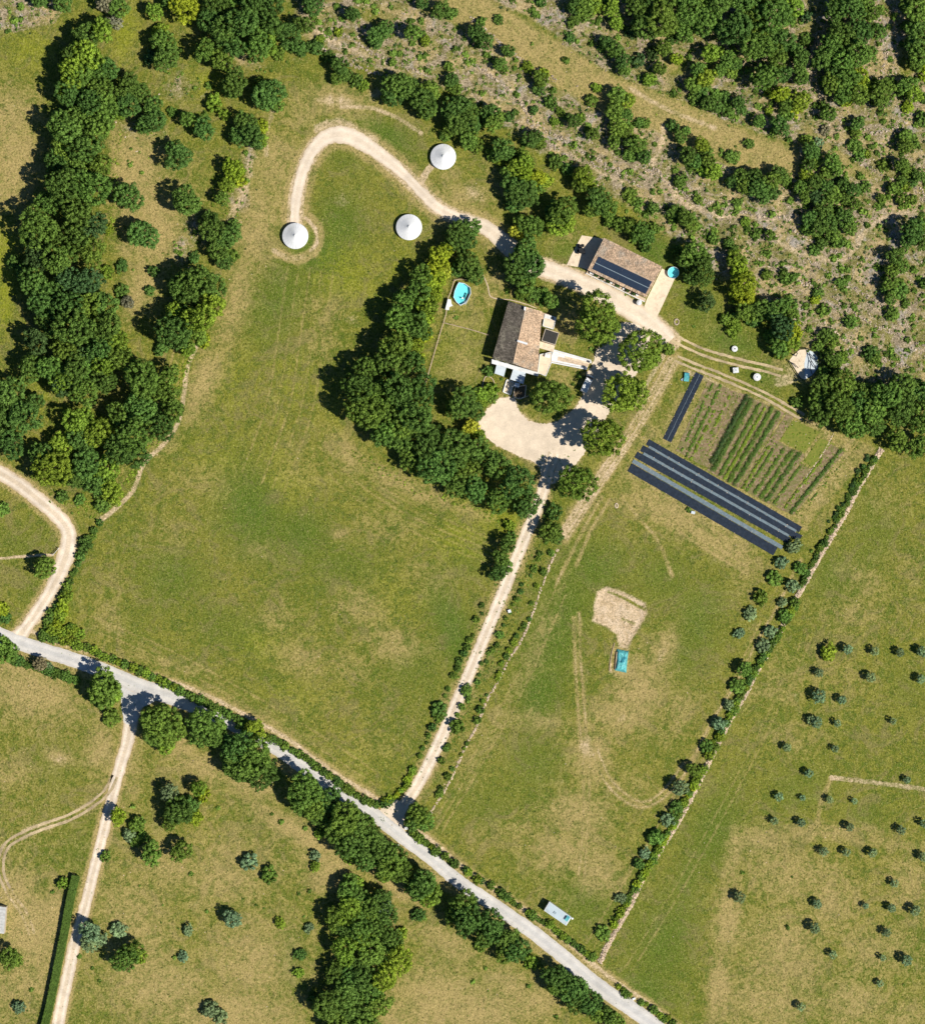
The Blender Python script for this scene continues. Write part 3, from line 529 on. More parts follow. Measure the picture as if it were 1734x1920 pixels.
def cluster(phrase, items, noun='tree', group=None, tall=1.0):
    for it in items: PLANTS.append([phrase, it[0], it[1], it[2], it[3] if len(it) > 3 else 'm', noun, tall])
SLIM = ('slope', 'wall', 'band', 'scree', 'track', 'stony', 'edge', 'glade', 'thicket behind')
def plant_all():
    """the largest are trees, the next small trees, then bushes; labels name size and tone, and count along the cluster only where those are shared"""
    free = sorted([p for p in PLANTS if p[5] == 'tree'], key=lambda p: -p[3])
    for p in PLANTS:
        if p[3] < 26 and any(k in p[0] for k in SLIM): p[3] *= .87
    for i, p in enumerate(free): p[5] = 'broadleaf_tree' if i < 290 else 'small_tree' if i < 580 and p[3] >= 10 else 'shrub' if i < 870 else 'stuff'
    groups = {}
    for p in PLANTS:
        ph, x, y, r, tone, nn, tall = p
        if nn == 'stuff': continue
        word = {'broadleaf_tree': 'tree', 'small_tree': 'small tree', 'olive_tree': 'olive tree', 'shrub': 'bush'}[nn]
        size = {'broadleaf_tree': 'big ' if r >= 25 else '', 'small_tree': '', 'olive_tree': 'tiny ' if r < 7.5 else '', 'shrub': 'tiny ' if r < 6.5 else ''}[nn]
        groups.setdefault((ph, f'{size}{TWORD[tone]} {word}'), []).append(p)
    for (ph, nm), lst in groups.items():
        ex = max(q[1] for q in lst) - min(q[1] for q in lst); ey = max(q[2] for q in lst) - min(q[2] for q in lst)
        vert = ey >= ex; lst.sort(key=lambda q: q[2] if vert else q[1])
        for i, (_, x, y, r, tone, nn, tall) in enumerate(lst):
            lab = f'{nm} {ph}'
            if len(lst) > 1: lab += f', {ordn(i)} from {"top" if vert else "left"}'
            if len(lab.split()) > 16: print('LONG', len(lab.split()), lab)
            one_plant(x, y, r, tone, nn, lab, {'olive_tree': 'olive trees', 'shrub': 'bushes', 'small_tree': 'small trees'}.get(nn, 'trees'), tall)
    rest = [p for p in PLANTS if p[5] == 'stuff']
    if rest: scatter_stuff('low_bushes', 'smallest low bushes dotted over meadows and slope', [(p[1], p[2]) for p in rest], .62, 'm', 40, 12)
    print('plants', len(PLANTS), 'rest', len(rest), [round(free[i][3], 1) for i in (289, min(579, len(free)-1))])
def fill(poly, r0, r1, tones, seed, sp=.70, inset=.56):
    r0 *= 1.06; r1 *= 1.08
    """tree positions spread through a wood's outline"""
    r = random.Random(seed); xs = [p[0] for p in poly]; ys = [p[1] for p in poly]; out = []
    def sd(x, y): return float(poly_sd(np.array([float(x)]), np.array([float(y)]), poly)[0])
    for att in range(2600):
        x, y = r.uniform(min(xs), max(xs)), r.uniform(min(ys), max(ys)); q = r0 + (r1 - r0)*r.random()*max(.2, 1 - att/2600)
        if sd(x, y) > -q*inset: continue
        if all(math.hypot(x - a, y - b) > sp*(q + c) for a, b, c, _ in out): out.append((round(x), round(y), q, r.choice(tones)))
    return out

# woods (outline in photograph pixels)
cluster('at the top of the left belt', [(75,3,14,'d'),(119,4,17,'d'),(200,8,16,'b'),(222,14,18,'m'),(215,40,14,'b'),(188,48,18,'d')])
cluster('on the left flank of the upper belt', [(138,105,23,'d'),(152,140,25,'m'),(132,175,24,'d'),(172,192,25,'d'),(188,135,22,'m'),(150,222,24,'d'),(195,228,20,'m')], tall=1.3)
cluster('in the upper left tree belt', fill([(165,40),(130,85),(112,130),(112,185),(132,225),(212,232),(212,160),(210,95),(204,45)], 19, 30, 'ddml', 1), tall=1.3)
cluster('in the left belt level with the tents', fill([(95,225),(88,250),(104,275),(95,320),(70,350),(68,395),(200,395),(206,320),(208,225)], 19, 31, 'dddm', 2), tall=1.3)
cluster('in the middle left belt', fill([(68,385),(52,425),(40,470),(30,490),(40,545),(70,560),(205,560),(204,470),(202,385)], 20, 32, 'dddmk', 3), tall=1.3)
cluster('at the left belt edge', [(30,490,15,'d'),(45,510,20,'d'),(205,430,10,'l'),(203,510,12,'l'),(185,560,14,'y'),(230,500,11,'d'),(250,506,8,'l'),(240,565,14,'b'),(228,545,13,'d')])
cluster('where the left belt widens', fill([(45,550),(40,590),(62,625),(35,650),(42,700),(60,730),(130,735),(180,690),(235,640),(228,600),(200,550)], 20, 34, 'ddkm', 4), tall=1.3)
cluster('in the wood above the meadow bend', fill([(175,640),(150,680),(105,700),(120,750),(200,760),(240,700),(275,665),(235,620),(205,620)], 18, 28, 'ddml', 5), tall=1.3)
cluster('in the wood at the left photo edge', fill([(-30,715),(5,700),(45,730),(78,745),(80,790),(60,830),(40,870),(-30,850)], 20, 32, 'ddm', 6, inset=.6))
cluster('in the wood nearest the farm road', fill([(95,810),(60,850),(70,900),(110,905),(165,905),(185,940),(215,945),(245,905),(200,850),(200,790),(150,770)], 19, 30, 'dmdl', 7))
cluster('in the wood lobe beside the big meadow', fill([(250,680),(290,668),(320,690),(342,705),(343,760),(330,800),(280,850),(250,890),(215,870),(200,820),(215,770),(245,720)], 20, 32, 'dddm', 8), tall=1.3)
cluster('in the oval wood on the meadow left bank', fill([(330,505),(360,495),(400,510),(420,545),(418,590),(400,630),(370,655),(320,670),(300,640),(310,590),(315,545)], 19, 31, 'ddml', 9), tall=1.3)
cluster('beside the oval wood', [(287,508,9,'d'),(281,544,9,'d'),(303,655,12,'d'),(355,655,14,'l'),(383,640,12,'y'),(365,485,9,'d')])
cluster('in the dark group top left', fill([(370,-10),(395,-20),(520,-20),(525,40),(515,80),(490,105),(450,125),(400,128),(368,110),(385,60)], 19, 31, 'dddm', 10), tall=1.3)
cluster('left of the dark top group', [(348,14,25,'y'),(320,-4,18,'d'),(290,20,16,'l'),(308,80,21,'m'),(315,108,25,'d'),(300,60,12,'l'),(285,105,12,'k')])
cluster('right of the dark top group', [(495,75,25,'l'),(540,62,24,'d'),(570,48,18,'d'),(560,88,14,'d'),(520,100,11,'m'),(545,96,8,'l'),(567,93,12,'d'),(592,88,12,'d'),(587,8,19,'d'),(662,28,14,'d'),(538,116,6,'k')])
cluster('between left belt and rocky gully', [(243,160,22,'d'),(262,175,18,'d'),(240,195,20,'d'),(285,198,18,'d'),(290,228,24,'d'),(228,212,13,'l'),(270,240,14,'d'),(350,222,15,'m'),(380,242,20,'d'),(325,210,9,'m'),(420,215,9,'l'),(400,195,13,'l')])
cluster('in the rocky gully left of the loop', [(440,152,24,'d'),(438,170,15,'m'),(500,178,28,'d'),(520,195,13,'m'),(488,160,13,'m'),(462,232,20,'d'),(475,255,22,'d'),(448,258,15,'d'),(490,265,14,'l'),(492,240,13,'y'),(438,318,18,'y'),(425,345,15,'l'),(448,335,13,'y'),(415,370,14,'m'),(450,300,8,'l')])
cluster('alone on dry ground beside the belt', [(336,290,25,'d'),(350,380,28,'d'),(240,366,26,'d'),(266,438,26,'d'),(246,279,8,'l'),(241,302,6,'l'),(266,324,8,'y')])
cluster('in the group below the gully rocks', [(400,430,26,'d'),(425,445,24,'d'),(410,465,20,'d'),(395,408,15,'d'),(440,425,12,'d'),(420,488,15,'d'),(435,478,10,'m'),(363,484,8,'m')])
# top centre, upper side of the track loop
cluster('on stony ground above the track loop', [(709,62,21,'d'),(725,52,16,'d'),(705,80,15,'d'),(773,60,19,'m'),(797,78,10,'l'),(638,125,19,'d'),(630,148,14,'m'),(648,140,14,'d'),(669,150,12,'d'),(681,160,10,'l'),(617,108,12,'d'),(661,84,8,'m'),(600,75,9,'l'),(635,62,9,'l'),(735,118,9,'m')])
cluster('at the top edge above the tents', [(790,5,15,'d'),(826,20,18,'d'),(846,27,11,'m'),(733,14,8,'d'),(842,125,10,'m'),(848,150,15,'d'),(855,165,12,'m')])
cluster('in the row above the upper tent', [(745,160,26,'d'),(735,178,20,'d'),(762,165,20,'d'),(725,185,10,'y'),(795,190,24,'d'),(805,172,18,'m'),(800,212,16,'m'),(853,205,22,'d'),(862,228,24,'d'),(878,205,18,'d'),(845,240,15,'m'),(885,235,16,'d'),(835,255,9,'m')])
# the slope, right of the upper tent
cluster('on the slope above the three tents', [(893,60,19,'d'),(908,78,18,'d'),(900,42,10,'m'),(953,97,14,'d'),(936,120,14,'m'),(967,131,8,'m'),(991,127,11,'l'),(933,37,9,'m'),(1013,150,17,'m'),(1008,168,12,'d'),(1018,136,10,'l'),(1033,193,12,'m'),(1052,210,9,'m'),(999,17,5,'d')])
cluster('on the slope below the grassy band', [(1108,188,12,'m'),(1075,226,14,'d'),(1090,222,9,'l'),(1110,250,14,'m'),(1060,170,7,'m'),(1072,192,5,'m'),(1032,230,8,'m'),(1040,228,9,'l'),(1000,207,9,'d'),(1119,165,9,'l')])
cluster('in the clump hugging the grassy band', [(1160,180,19,'m'),(1178,188,16,'l'),(1152,208,19,'m'),(1172,215,16,'m'),(1160,240,18,'m'),(1175,252,14,'m'),(1152,265,15,'m'),(1192,272,20,'m'),(1208,292,15,'d'),(1182,292,12,'m'),(1200,232,11,'m')])
cluster('right of the upper tent', [(920,208,17,'d'),(926,228,18,'m'),(905,228,10,'d'),(956,219,9,'d'),(969,234,8,'y'),(943,282,20,'d'),(925,294,12,'m'),(997,262,17,'d'),(1012,268,10,'m'),(880,262,16,'m'),(893,272,12,'m'),(938,300,11,'l'),(975,289,10,'m')])
cluster('in the thicket beside the drive', [(965,312,17,'l'),(985,302,16,'l'),(985,325,18,'y'),(1005,335,15,'y'),(955,325,14,'m'),(1022,340,11,'l'),(962,352,22,'d'),(980,368,26,'d'),(995,352,16,'m'),(965,382,16,'d'),(1008,352,12,'m')])
cluster('above the barn and drive', [(1052,395,26,'m'),(1046,420,20,'l'),(1062,412,20,'l'),(1038,398,16,'d'),(1122,375,22,'d'),(1108,392,15,'m'),(1138,392,16,'m'),(1040,303,12,'d'),(1065,318,10,'d'),(1093,328,17,'l'),(1086,345,15,'m'),(1100,345,12,'l'),(995,425,20,'m'),(978,415,14,'m'),(970,435,14,'x'),(985,440,12,'l'),(1010,425,12,'m')])
cluster('in the thicket behind the barn', [(1145,415,13,'m'),(1162,420,14,'m'),(1180,425,16,'m'),(1200,435,20,'m'),(1215,445,16,'d'),(1225,428,11,'m'),(1190,448,11,'m'),(1210,465,12,'d'),(1182,367,13,'m'),(1196,378,10,'m'),(1222,391,11,'d'),(1247,405,7,'d')])
cluster('on the slope above the barn', [(1210,232,9,'m'),(1262,238,13,'d'),(1275,258,14,'d'),(1285,245,9,'m'),(1290,290,18,'d'),(1302,300,15,'d'),(1275,338,13,'m'),(1285,355,8,'m'),(1200,332,7,'m'),(1218,315,6,'d'),(1265,397,15,'m'),(1283,410,18,'m'),(1296,425,14,'m'),(1263,412,10,'m')])
cluster('behind the round pool', [(1297,472,22,'m'),(1285,490,15,'d'),(1316,510,24,'d'),(1300,520,16,'d'),(1326,566,17,'k'),(1272,470,10,'m'),(1322,485,12,'d')])
cluster('in the group right of the pool', [(1377,488,17,'l'),(1385,510,17,'y'),(1390,535,24,'y'),(1400,555,18,'y'),(1382,560,13,'l'),(1395,585,18,'m'),(1422,580,18,'d'),(1410,598,13,'d'),(1375,615,12,'l'),(1357,599,9,'m'),(1378,590,11,'m')])
cluster('in the group above the patio', [(1452,582,20,'d'),(1475,572,17,'m'),(1484,592,17,'m'),(1464,612,24,'k'),(1484,620,18,'y'),(1478,640,18,'l'),(1458,648,20,'m'),(1446,630,13,'m'),(1462,662,13,'l'),(1440,652,8,'m')])
cluster('along the top edge of the slope', [(1015,5,11,'d'),(1078,12,19,'d'),(1098,10,22,'m'),(1115,8,17,'l'),(1095,30,13,'d'),(1147,15,17,'l'),(1155,42,15,'l'),(1130,5,12,'d'),(1075,42,11,'d'),(1068,70,10,'d'),(1082,78,8,'m')])
cluster('above the grassy band', [(1137,80,15,'d'),(1155,95,17,'m'),(1165,115,16,'d'),(1170,132,14,'m'),(1183,60,12,'k'),(1197,112,13,'k'),(1217,148,13,'l'),(1237,130,15,'m'),(1245,92,17,'m'),(1262,72,11,'d'),(1225,100,12,'k'),(1268,112,14,'y')])
cluster('in the big wood at the top', fill([(1180,-15),(1320,-20),(1320,50),(1300,70),(1255,72),(1215,82),(1185,55)], 17, 28, 'dmdm', 11))
cluster('in the wood right of top centre', fill([(1300,-20),(1480,-20),(1485,60),(1490,90),(1475,100),(1480,140),(1450,172),(1420,170),(1405,120),(1350,85),(1300,60)], 18, 30, 'dmdmd', 12))
cluster('in the lime glade below the top wood', [(1335,100,18,'l'),(1310,130,16,'m'),(1325,145,18,'l'),(1300,160,18,'m'),(1362,112,19,'m'),(1380,120,15,'d'),(1350,132,15,'m'),(1370,135,12,'m'),(1300,185,13,'d'),(1313,168,12,'d')])
cluster('in the dark row above the grassy band', [(1326,192,15,'d'),(1344,200,15,'d'),(1342,178,11,'m'),(1360,182,11,'d'),(1365,208,13,'m'),(1385,190,14,'d'),(1392,206,10,'d'),(1308,180,12,'d')])
cluster('in the top right wood', fill([(1535,-15),(1650,-15),(1655,30),(1655,60),(1640,90),(1620,130),(1600,160),(1595,200),(1560,190),(1545,160),(1550,130),(1525,115),(1535,70),(1555,40)], 15, 25, 'dmdm', 13))
cluster('between the top right woods', [(1492,12,17,'l'),(1478,30,13,'m'),(1509,33,9,'k'),(1502,105,16,'d'),(1498,130,14,'d'),(1503,148,14,'m'),(1512,75,11,'d'),(1490,95,13,'d')])
cluster('below the top right wood', [(1610,143,16,'y'),(1590,165,12,'y'),(1582,190,12,'y'),(1608,180,17,'m'),(1620,160,13,'l'),(1463,178,17,'y'),(1445,172,12,'l'),(1500,190,17,'l'),(1492,205,12,'y'),(1515,179,7,'m'),(1473,198,14,'m')])
cluster('in the top right corner of the photo', [(1702,8,19,'d'),(1725,20,24,'m'),(1724,60,24,'d'),(1702,50,11,'d'),(1708,82,16,'d'),(1728,105,20,'m'),(1715,120,14,'m'),(1730,135,13,'y'),(1655,172,20,'m'),(1650,192,14,'m'),(1640,158,9,'d'),(1668,158,10,'m')])
cluster('at the upper right edge', [(1700,158,20,'m'),(1712,175,18,'l'),(1692,175,13,'d'),(1702,202,10,'y'),(1728,225,13,'d'),(1697,255,14,'m'),(1698,275,15,'m'),(1690,290,8,'d'),(1732,185,9,'d')])
cluster('on the slope under the top woods', [(1422,228,14,'m'),(1412,215,8,'d'),(1463,235,22,'d'),(1475,215,13,'m'),(1450,245,9,'m'),(1475,262,8,'d'),(1440,208,9,'l'),(1554,215,16,'m'),(1545,200,10,'d'),(1608,232,15,'d'),(1605,250,10,'m'),(1580,226,8,'d'),(1545,245,9,'b')])
cluster('around the pale scree patch', [(1603,275,13,'m'),(1610,292,11,'m'),(1625,290,9,'l'),(1658,310,13,'m'),(1689,308,16,'m'),(1700,322,12,'m'),(1722,330,15,'d'),(1712,342,9,'d'),(1640,272,7,'l'),(1722,300,8,'d')])
cluster('in the dark slope group beyond the barn', [(1372,340,15,'d'),(1390,330,18,'d'),(1398,350,18,'m'),(1415,328,17,'d'),(1420,350,20,'d'),(1430,368,18,'d'),(1445,340,20,'m'),(1460,325,16,'d'),(1446,360,13,'d'),(1472,338,11,'d')])
cluster('below the grassy band upper right', [(1315,270,15,'l'),(1325,285,13,'m'),(1328,305,15,'m'),(1340,322,17,'l'),(1303,302,11,'m'),(1318,322,12,'l'),(1372,293,12,'m'),(1378,275,8,'m'),(1350,290,8,'m'),(1403,270,10,'d'),(1378,305,8,'d'),(1352,282,6,'m')])
cluster('in the tall dark slope wood', [(1512,262,12,'m'),(1533,272,11,'g'),(1520,285,18,'d'),(1516,308,16,'d'),(1512,330,14,'l'),(1530,300,12,'m'),(1558,300,18,'m'),(1568,318,15,'m'),(1548,325,13,'m'),(1500,350,15,'m'),(1508,370,15,'m'),(1525,345,16,'d'),(1530,372,17,'k'),(1550,350,17,'d'),(1560,368,18,'m'),(1582,345,15,'d'),(1598,355,16,'d'),(1603,382,14,'m'),(1585,372,14,'d'),(1575,340,11,'k'),(1545,392,18,'d'),(1568,395,12,'m')])
cluster('in the lower dark slope wood', [(1517,410,16,'d'),(1512,428,13,'m'),(1535,425,18,'d'),(1555,415,20,'d'),(1560,438,15,'m'),(1583,405,19,'d'),(1592,425,16,'m'),(1570,455,12,'m'),(1538,458,13,'d'),(1525,470,9,'m'),(1500,400,8,'m'),(1500,455,7,'m')])
cluster('near the pale right-hand track', [(1670,355,13,'m'),(1690,342,12,'m'),(1698,352,9,'l'),(1652,371,9,'m'),(1689,376,12,'m'),(1710,376,10,'m'),(1621,350,9,'m'),(1708,435,22,'d'),(1725,450,18,'d'),(1698,452,14,'d'),(1722,418,12,'m'),(1660,432,8,'l'),(1668,448,7,'m'),(1726,390,5,'m')])
cluster('on the pale eroded slope', [(1380,380,9,'m'),(1351,385,6,'m'),(1307,374,9,'m'),(1398,415,9,'l'),(1403,427,7,'m'),(1416,438,10,'m'),(1442,440,12,'m'),(1455,448,8,'l'),(1337,450,10,'m'),(1365,458,11,'d'),(1375,466,10,'m'),(1294,412,12,'m'),(1345,422,8,'l'),(1310,448,7,'m')])
cluster('on the slope above the patio', [(1398,489,8,'l'),(1416,493,8,'l'),(1437,515,10,'m'),(1469,510,9,'d'),(1475,525,12,'m'),(1488,518,9,'m'),(1532,550,10,'m'),(1528,562,9,'y'),(1577,530,10,'m'),(1580,542,8,'m'),(1546,582,12,'m'),(1559,605,8,'m'),(1595,603,13,'m'),(1520,585,6,'l'),(1530,465,10,'d')])
cluster('above the lower right wood', [(1548,630,13,'d'),(1558,642,11,'m'),(1534,648,11,'m'),(1550,665,12,'m'),(1562,675,15,'m'),(1580,670,9,'l'),(1632,660,13,'d'),(1640,672,10,'m'),(1650,683,8,'m'),(1578,652,6,'m')])
cluster('on the stony right edge', [(1676,480,16,'d'),(1690,500,14,'m'),(1672,508,15,'m'),(1670,530,17,'m'),(1685,545,13,'m'),(1668,560,14,'m'),(1673,590,13,'m'),(1697,569,9,'m'),(1660,545,9,'d'),(1614,486,8,'l'),(1625,502,8,'m'),(1612,510,8,'m'),(1733,533,12,'d'),(1706,600,5,'m'),(1638,630,6,'m'),(1712,632,7,'m')])
cluster('in the lower right wood', fill([(1520,722),(1540,690),(1580,700),(1640,725),(1690,705),(1745,705),(1745,845),(1715,860),(1680,842),(1630,835),(1560,805),(1515,780),(1508,745)], 17, 27, 'dmdmd', 14))
cluster('at the wood end by the patio', [(1494,756,9,'m'),(1500,745,7,'d'),(1546,697,13,'m'),(1560,690,13,'m')])
# the homestead
cluster('at the top of the tree arc', [(862,440,24,'d'),(882,432,20,'d'),(872,455,18,'d'),(845,455,16,'m'),(845,442,10,'d'),(880,498,24,'d'),(862,505,16,'d'),(890,515,17,'d'),(828,478,20,'y'),(818,495,20,'y'),(832,505,16,'x'),(822,515,17,'y')])
cluster('in the upper arm of the tree arc', fill([(790,500),(815,530),(812,570),(805,610),(795,655),(740,670),(700,655),(720,610),(745,560),(768,515)], 17, 26, 'dmlm', 15), tall=1.3)
cluster('on the bright inner rim of the tree arc', [(808,530,17,'y'),(815,555,14,'y'),(800,575,16,'l'),(797,600,15,'y'),(792,628,15,'y'),(780,650,14,'l'),(820,540,10,'y'),(785,672,10,'y')])
cluster('in the bend of the tree arc', fill([(700,650),(780,650),(805,700),(812,745),(800,790),(745,830),(700,830),(665,790),(655,740),(660,690)], 20, 32, 'dddm', 16), tall=1.3)
cluster('in the lower arm of the tree arc', fill([(700,800),(760,780),(830,805),(900,830),(960,862),(1005,900),(1012,940),(985,972),(935,955),(870,930),(800,895),(740,860),(690,835)], 20, 31, 'ddmd', 17))
cluster('beside the gravel yard west edge', [(870,752,28,'d'),(850,765,18,'d'),(890,768,20,'d'),(905,740,13,'l'),(885,800,16,'x'),(868,815,14,'x'),(898,815,14,'l'),(905,755,10,'l')])
cluster('beside the farmhouse', [(985,470,26,'d'),(970,500,26,'d'),(995,500,28,'d'),(985,525,22,'m'),(980,545,14,'m'),(1122,597,42,'v'),(1121,638,12,'m'),(1034,743,36,'m')])
cluster('in the row right of the yard', [(1207,665,40,'v'),(1170,741,38,'v'),(1184,728,20,'l'),(1127,820,38,'v'),(1080,905,34,'v')])
cluster('around the farmhouse garden', [(1000,552,12,'d'),(1018,556,12,'m'),(1032,566,14,'m'),(1045,572,8,'l'),(950,546,7,'k'),(975,553,9,'m'),(990,560,8,'m'),(1108,655,8,'d'),(1083,698,6,'d'),(1073,720,7,'m'),(917,696,10,'d'),(952,690,8,'m'),(948,703,7,'d'),(940,711,8,'m'),(918,730,13,'l'),(922,745,9,'m'),(1245,638,7,'l'),(1252,655,9,'m'),(1085,706,4,'l'),(855,596,5,'l'),(1172,553,6,'b'),(1300,612,5,'m')])
cluster('where the driveway leaves the yard', [(1038,962,12,'d'),(1022,968,7,'d'),(1034,998,18,'m'),(1045,1008,10,'d'),(950,1022,16,'d'),(938,1045,14,'d'),(958,1008,10,'m'),(932,1075,15,'d'),(945,1062,12,'m'),(955,985,10,'l')])
cluster('on the driveway meadow verge', [(875,1295,9,'m'),(822,1332,12,'d'),(823,1345,9,'m'),(855,1360,12,'m'),(856,1256,8,'d'),(916,1225,8,'m'),(893,1288,7,'m'),(877,1315,6,'m'),(940,1190,8,'d'),(800,1385,8,'m')])
# left and lower left
cluster('around the farm road loop', [(8,954,11,'m'),(85,1064,18,'m'),(6,1142,12,'y'),(12,1160,9,'d'),(162,1022,12,'d'),(152,1042,9,'d'),(136,962,8,'l'),(170,970,8,'l'),(192,945,13,'d'),(150,935,9,'m'),(118,930,10,'d')])
cluster('at the left edge beside the road', [(4,1213,26,'m'),(20,1222,18,'d'),(78,1244,15,'b'),(92,1250,9,'g')])
cluster('left of the road junction', [(195,1288,30,'m'),(212,1300,20,'l'),(185,1305,20,'d'),(210,1344,13,'m')])
cluster('in the road row below the junction', [(300,1352,34,'m'),(318,1375,26,'m'),(290,1375,24,'d'),(390,1358,30,'m'),(378,1382,22,'d'),(405,1380,22,'m'),(310,1400,15,'l'),(445,1400,30,'d'),(478,1418,34,'m'),(455,1440,30,'d'),(495,1450,28,'d'),(435,1435,20,'m'),(478,1368,18,'l'),(460,1358,12,'m')])
cluster('in the road row above the driveway', [(575,1478,33,'m'),(560,1505,22,'m'),(590,1510,22,'m'),(615,1500,24,'d'),(603,1530,18,'d'),(648,1535,32,'m'),(678,1548,30,'d'),(660,1580,28,'d'),(640,1560,24,'m'),(705,1580,28,'d'),(690,1608,24,'d'),(735,1600,26,'m'),(725,1625,24,'m'),(750,1630,20,'m'),(655,1608,10,'l'),(720,1640,12,'l')])
cluster('in the road row below the driveway', [(795,1655,27,'d'),(780,1665,20,'d'),(812,1670,20,'m'),(802,1685,16,'l'),(865,1700,28,'m'),(875,1725,28,'d'),(850,1715,18,'m'),(922,1735,26,'d'),(912,1755,18,'d'),(955,1765,22,'d'),(968,1780,22,'d'),(948,1785,18,'m'),(995,1802,11,'l'),(900,1775,9,'m')])
cluster('in the lowest roadside row', [(1043,1832,24,'d'),(1058,1850,20,'m'),(1038,1850,16,'m'),(1080,1855,24,'d'),(1075,1875,20,'d'),(1105,1880,22,'d'),(1115,1900,18,'m'),(1140,1905,17,'d'),(1155,1918,16,'m')])
cluster('at the driveway mouth', [(785,1528,20,'m'),(772,1542,16,'d'),(795,1540,17,'m'),(768,1512,6,'d')])
cluster('in the upper bottom wood', fill([(625,1685),(640,1650),(675,1650),(690,1690),(740,1690),(752,1720),(745,1745),(690,1760),(640,1755),(605,1760),(600,1715)], 15, 25, 'dmdl', 18, inset=.6))
cluster('in the middle bottom wood', fill([(612,1750),(690,1745),(745,1745),(778,1770),(772,1815),(745,1850),(690,1855),(610,1840),(615,1790)], 17, 27, 'mdmdl', 19, inset=.6))
cluster('in the lowest bottom wood', fill([(605,1840),(700,1845),(735,1850),(728,1900),(718,1945),(590,1945),(595,1880)], 18, 28, 'dmdm', 20, inset=.6))
cluster('at the edges of the bottom wood', [(658,1650,14,'m'),(672,1655,12,'l'),(715,1685,22,'d'),(722,1705,18,'g'),(700,1720,16,'y'),(752,1750,11,'l'),(580,1740,9,'g'),(563,1790,11,'d'),(560,1824,10,'l'),(785,1713,13,'d'),(795,1722,8,'d'),(570,1718,8,'d'),(592,1870,12,'d')])
cluster('in the group under the roadside row', [(316,1486,15,'g'),(371,1477,15,'l'),(382,1492,12,'y'),(335,1520,22,'d'),(320,1542,14,'m'),(350,1530,14,'d'),(357,1506,14,'d'),(368,1530,12,'y'),(340,1508,12,'d'),(410,1515,8,'g'),(308,1462,5,'l')])
cluster('beside the lane below the road junction', [(222,1532,15,'y'),(250,1512,7,'g'),(260,1544,13,'m'),(243,1566,12,'g'),(256,1576,11,'m'),(268,1570,9,'m'),(283,1600,20,'m'),(340,1593,19,'m'),(197,1606,9,'m'),(117,1656,9,'l'),(100,1672,6,'l'),(172,1745,18,'g'),(165,1768,17,'g'),(188,1760,12,'g'),(150,1793,7,'m')])
cluster('on the dry pasture right of the lane', [(223,1745,13,'g'),(235,1798,22,'m'),(250,1785,20,'m'),(265,1795,11,'l'),(174,1815,7,'m'),(187,1839,7,'m'),(262,1661,7,'g'),(359,1639,8,'g'),(306,1697,6,'g'),(388,1709,8,'g'),(303,1730,6,'m'),(335,1741,8,'g'),(353,1743,9,'g'),(327,1795,8,'g'),(345,1794,9,'g'),(435,1722,16,'g'),(397,1893,14,'g'),(414,1903,12,'g')])
cluster('on the pasture before the bottom wood', [(527,1541,6,'m'),(510,1526,8,'m'),(528,1540,4,'l'),(573,1553,8,'l'),(601,1563,9,'l'),(591,1602,9,'g'),(466,1616,13,'g'),(504,1641,14,'m'),(560,1676,6,'m'),(580,1671,6,'l'),(592,1625,9,'l'),(480,1697,3,'k'),(495,1703,3,'k'),(456,1685,5,'l'),(527,1731,9,'l'),(468,1539,5,'l')])
cluster('at the lower left photo edge', [(15,1795,21,'m'),(30,1800,13,'m'),(38,1888,13,'g'),(52,1895,8,'m'),(60,1856,6,'l')])
cluster('on the pasture right of the bottom wood', [(887,1840,8,'g'),(915,1858,7,'l'),(990,1848,4,'m'),(1042,1906,6,'m'),(910,1815,5,'l')])
cluster('along the upper east stone wall', [(1487,1024,13,'g'),(1462,1054,13,'g'),(1450,1086,13,'m'),(1426,1118,13,'m'),(1407,1152,12,'g'),(1385,1188,10,'g'),(1520,1033,8,'d'),(1500,1067,12,'m'),(1483,1097,14,'g'),(1467,1130,9,'g'),(1488,1129,10,'m'),(1471,1156,12,'m'),(1441,1184,11,'g'),(1428,1210,12,'g'),(1397,1254,15,'m'),(1382,1288,13,'m'),(1365,1322,11,'g')])
cluster('along the lower east stone wall', [(1377,1332,10,'m'),(1347,1355,14,'g'),(1350,1382,10,'l'),(1322,1398,13,'m'),(1341,1402,9,'m'),(1328,1416,9,'l'),(1300,1444,15,'m'),(1273,1477,17,'g'),(1268,1515,12,'d'),(1250,1535,13,'g'),(1230,1568,14,'m'),(1208,1599,9,'g'),(1198,1620,12,'d'),(1164,1685,10,'g'),(1128,1749,14,'m'),(1148,1720,5,'k')])
OL = [(1590,1218,10),(1641,1222,8),(1688,1225,9),(1730,1223,11),(1537,1262,9),(1634,1271,10),(1727,1274,9),(1538,1307,13),(1580,1314,9),(1532,1355,11),(1522,1351,8),(1571,1357,7),(1675,1353,7),(1477,1402,8),(1567,1405,7)]
cluster('in the orchard outside the stone wall', [(a-2, b-1, c*1.0, 'g') for a, b, c in OL], 'olive_tree'); cluster('among the small olives outside the wall', [(1551,1222,14,'l')])
OL = [(1518,1451,8),(1702,1464,7),(1462,1495,8),(1506,1497,5.5),(1557,1500,7),(1603,1503,6),(1453,1540,8),(1503,1544,9),(1595,1552,9),(1690,1557,9),(1733,1545,8),(1545,1597,9),(1588,1599,8),(1637,1600,9),(1731,1608,10)]
cluster('in the orchard under the field track', [(a-2, b-1, c*1.0, 'g') for a, b, c in OL], 'olive_tree')
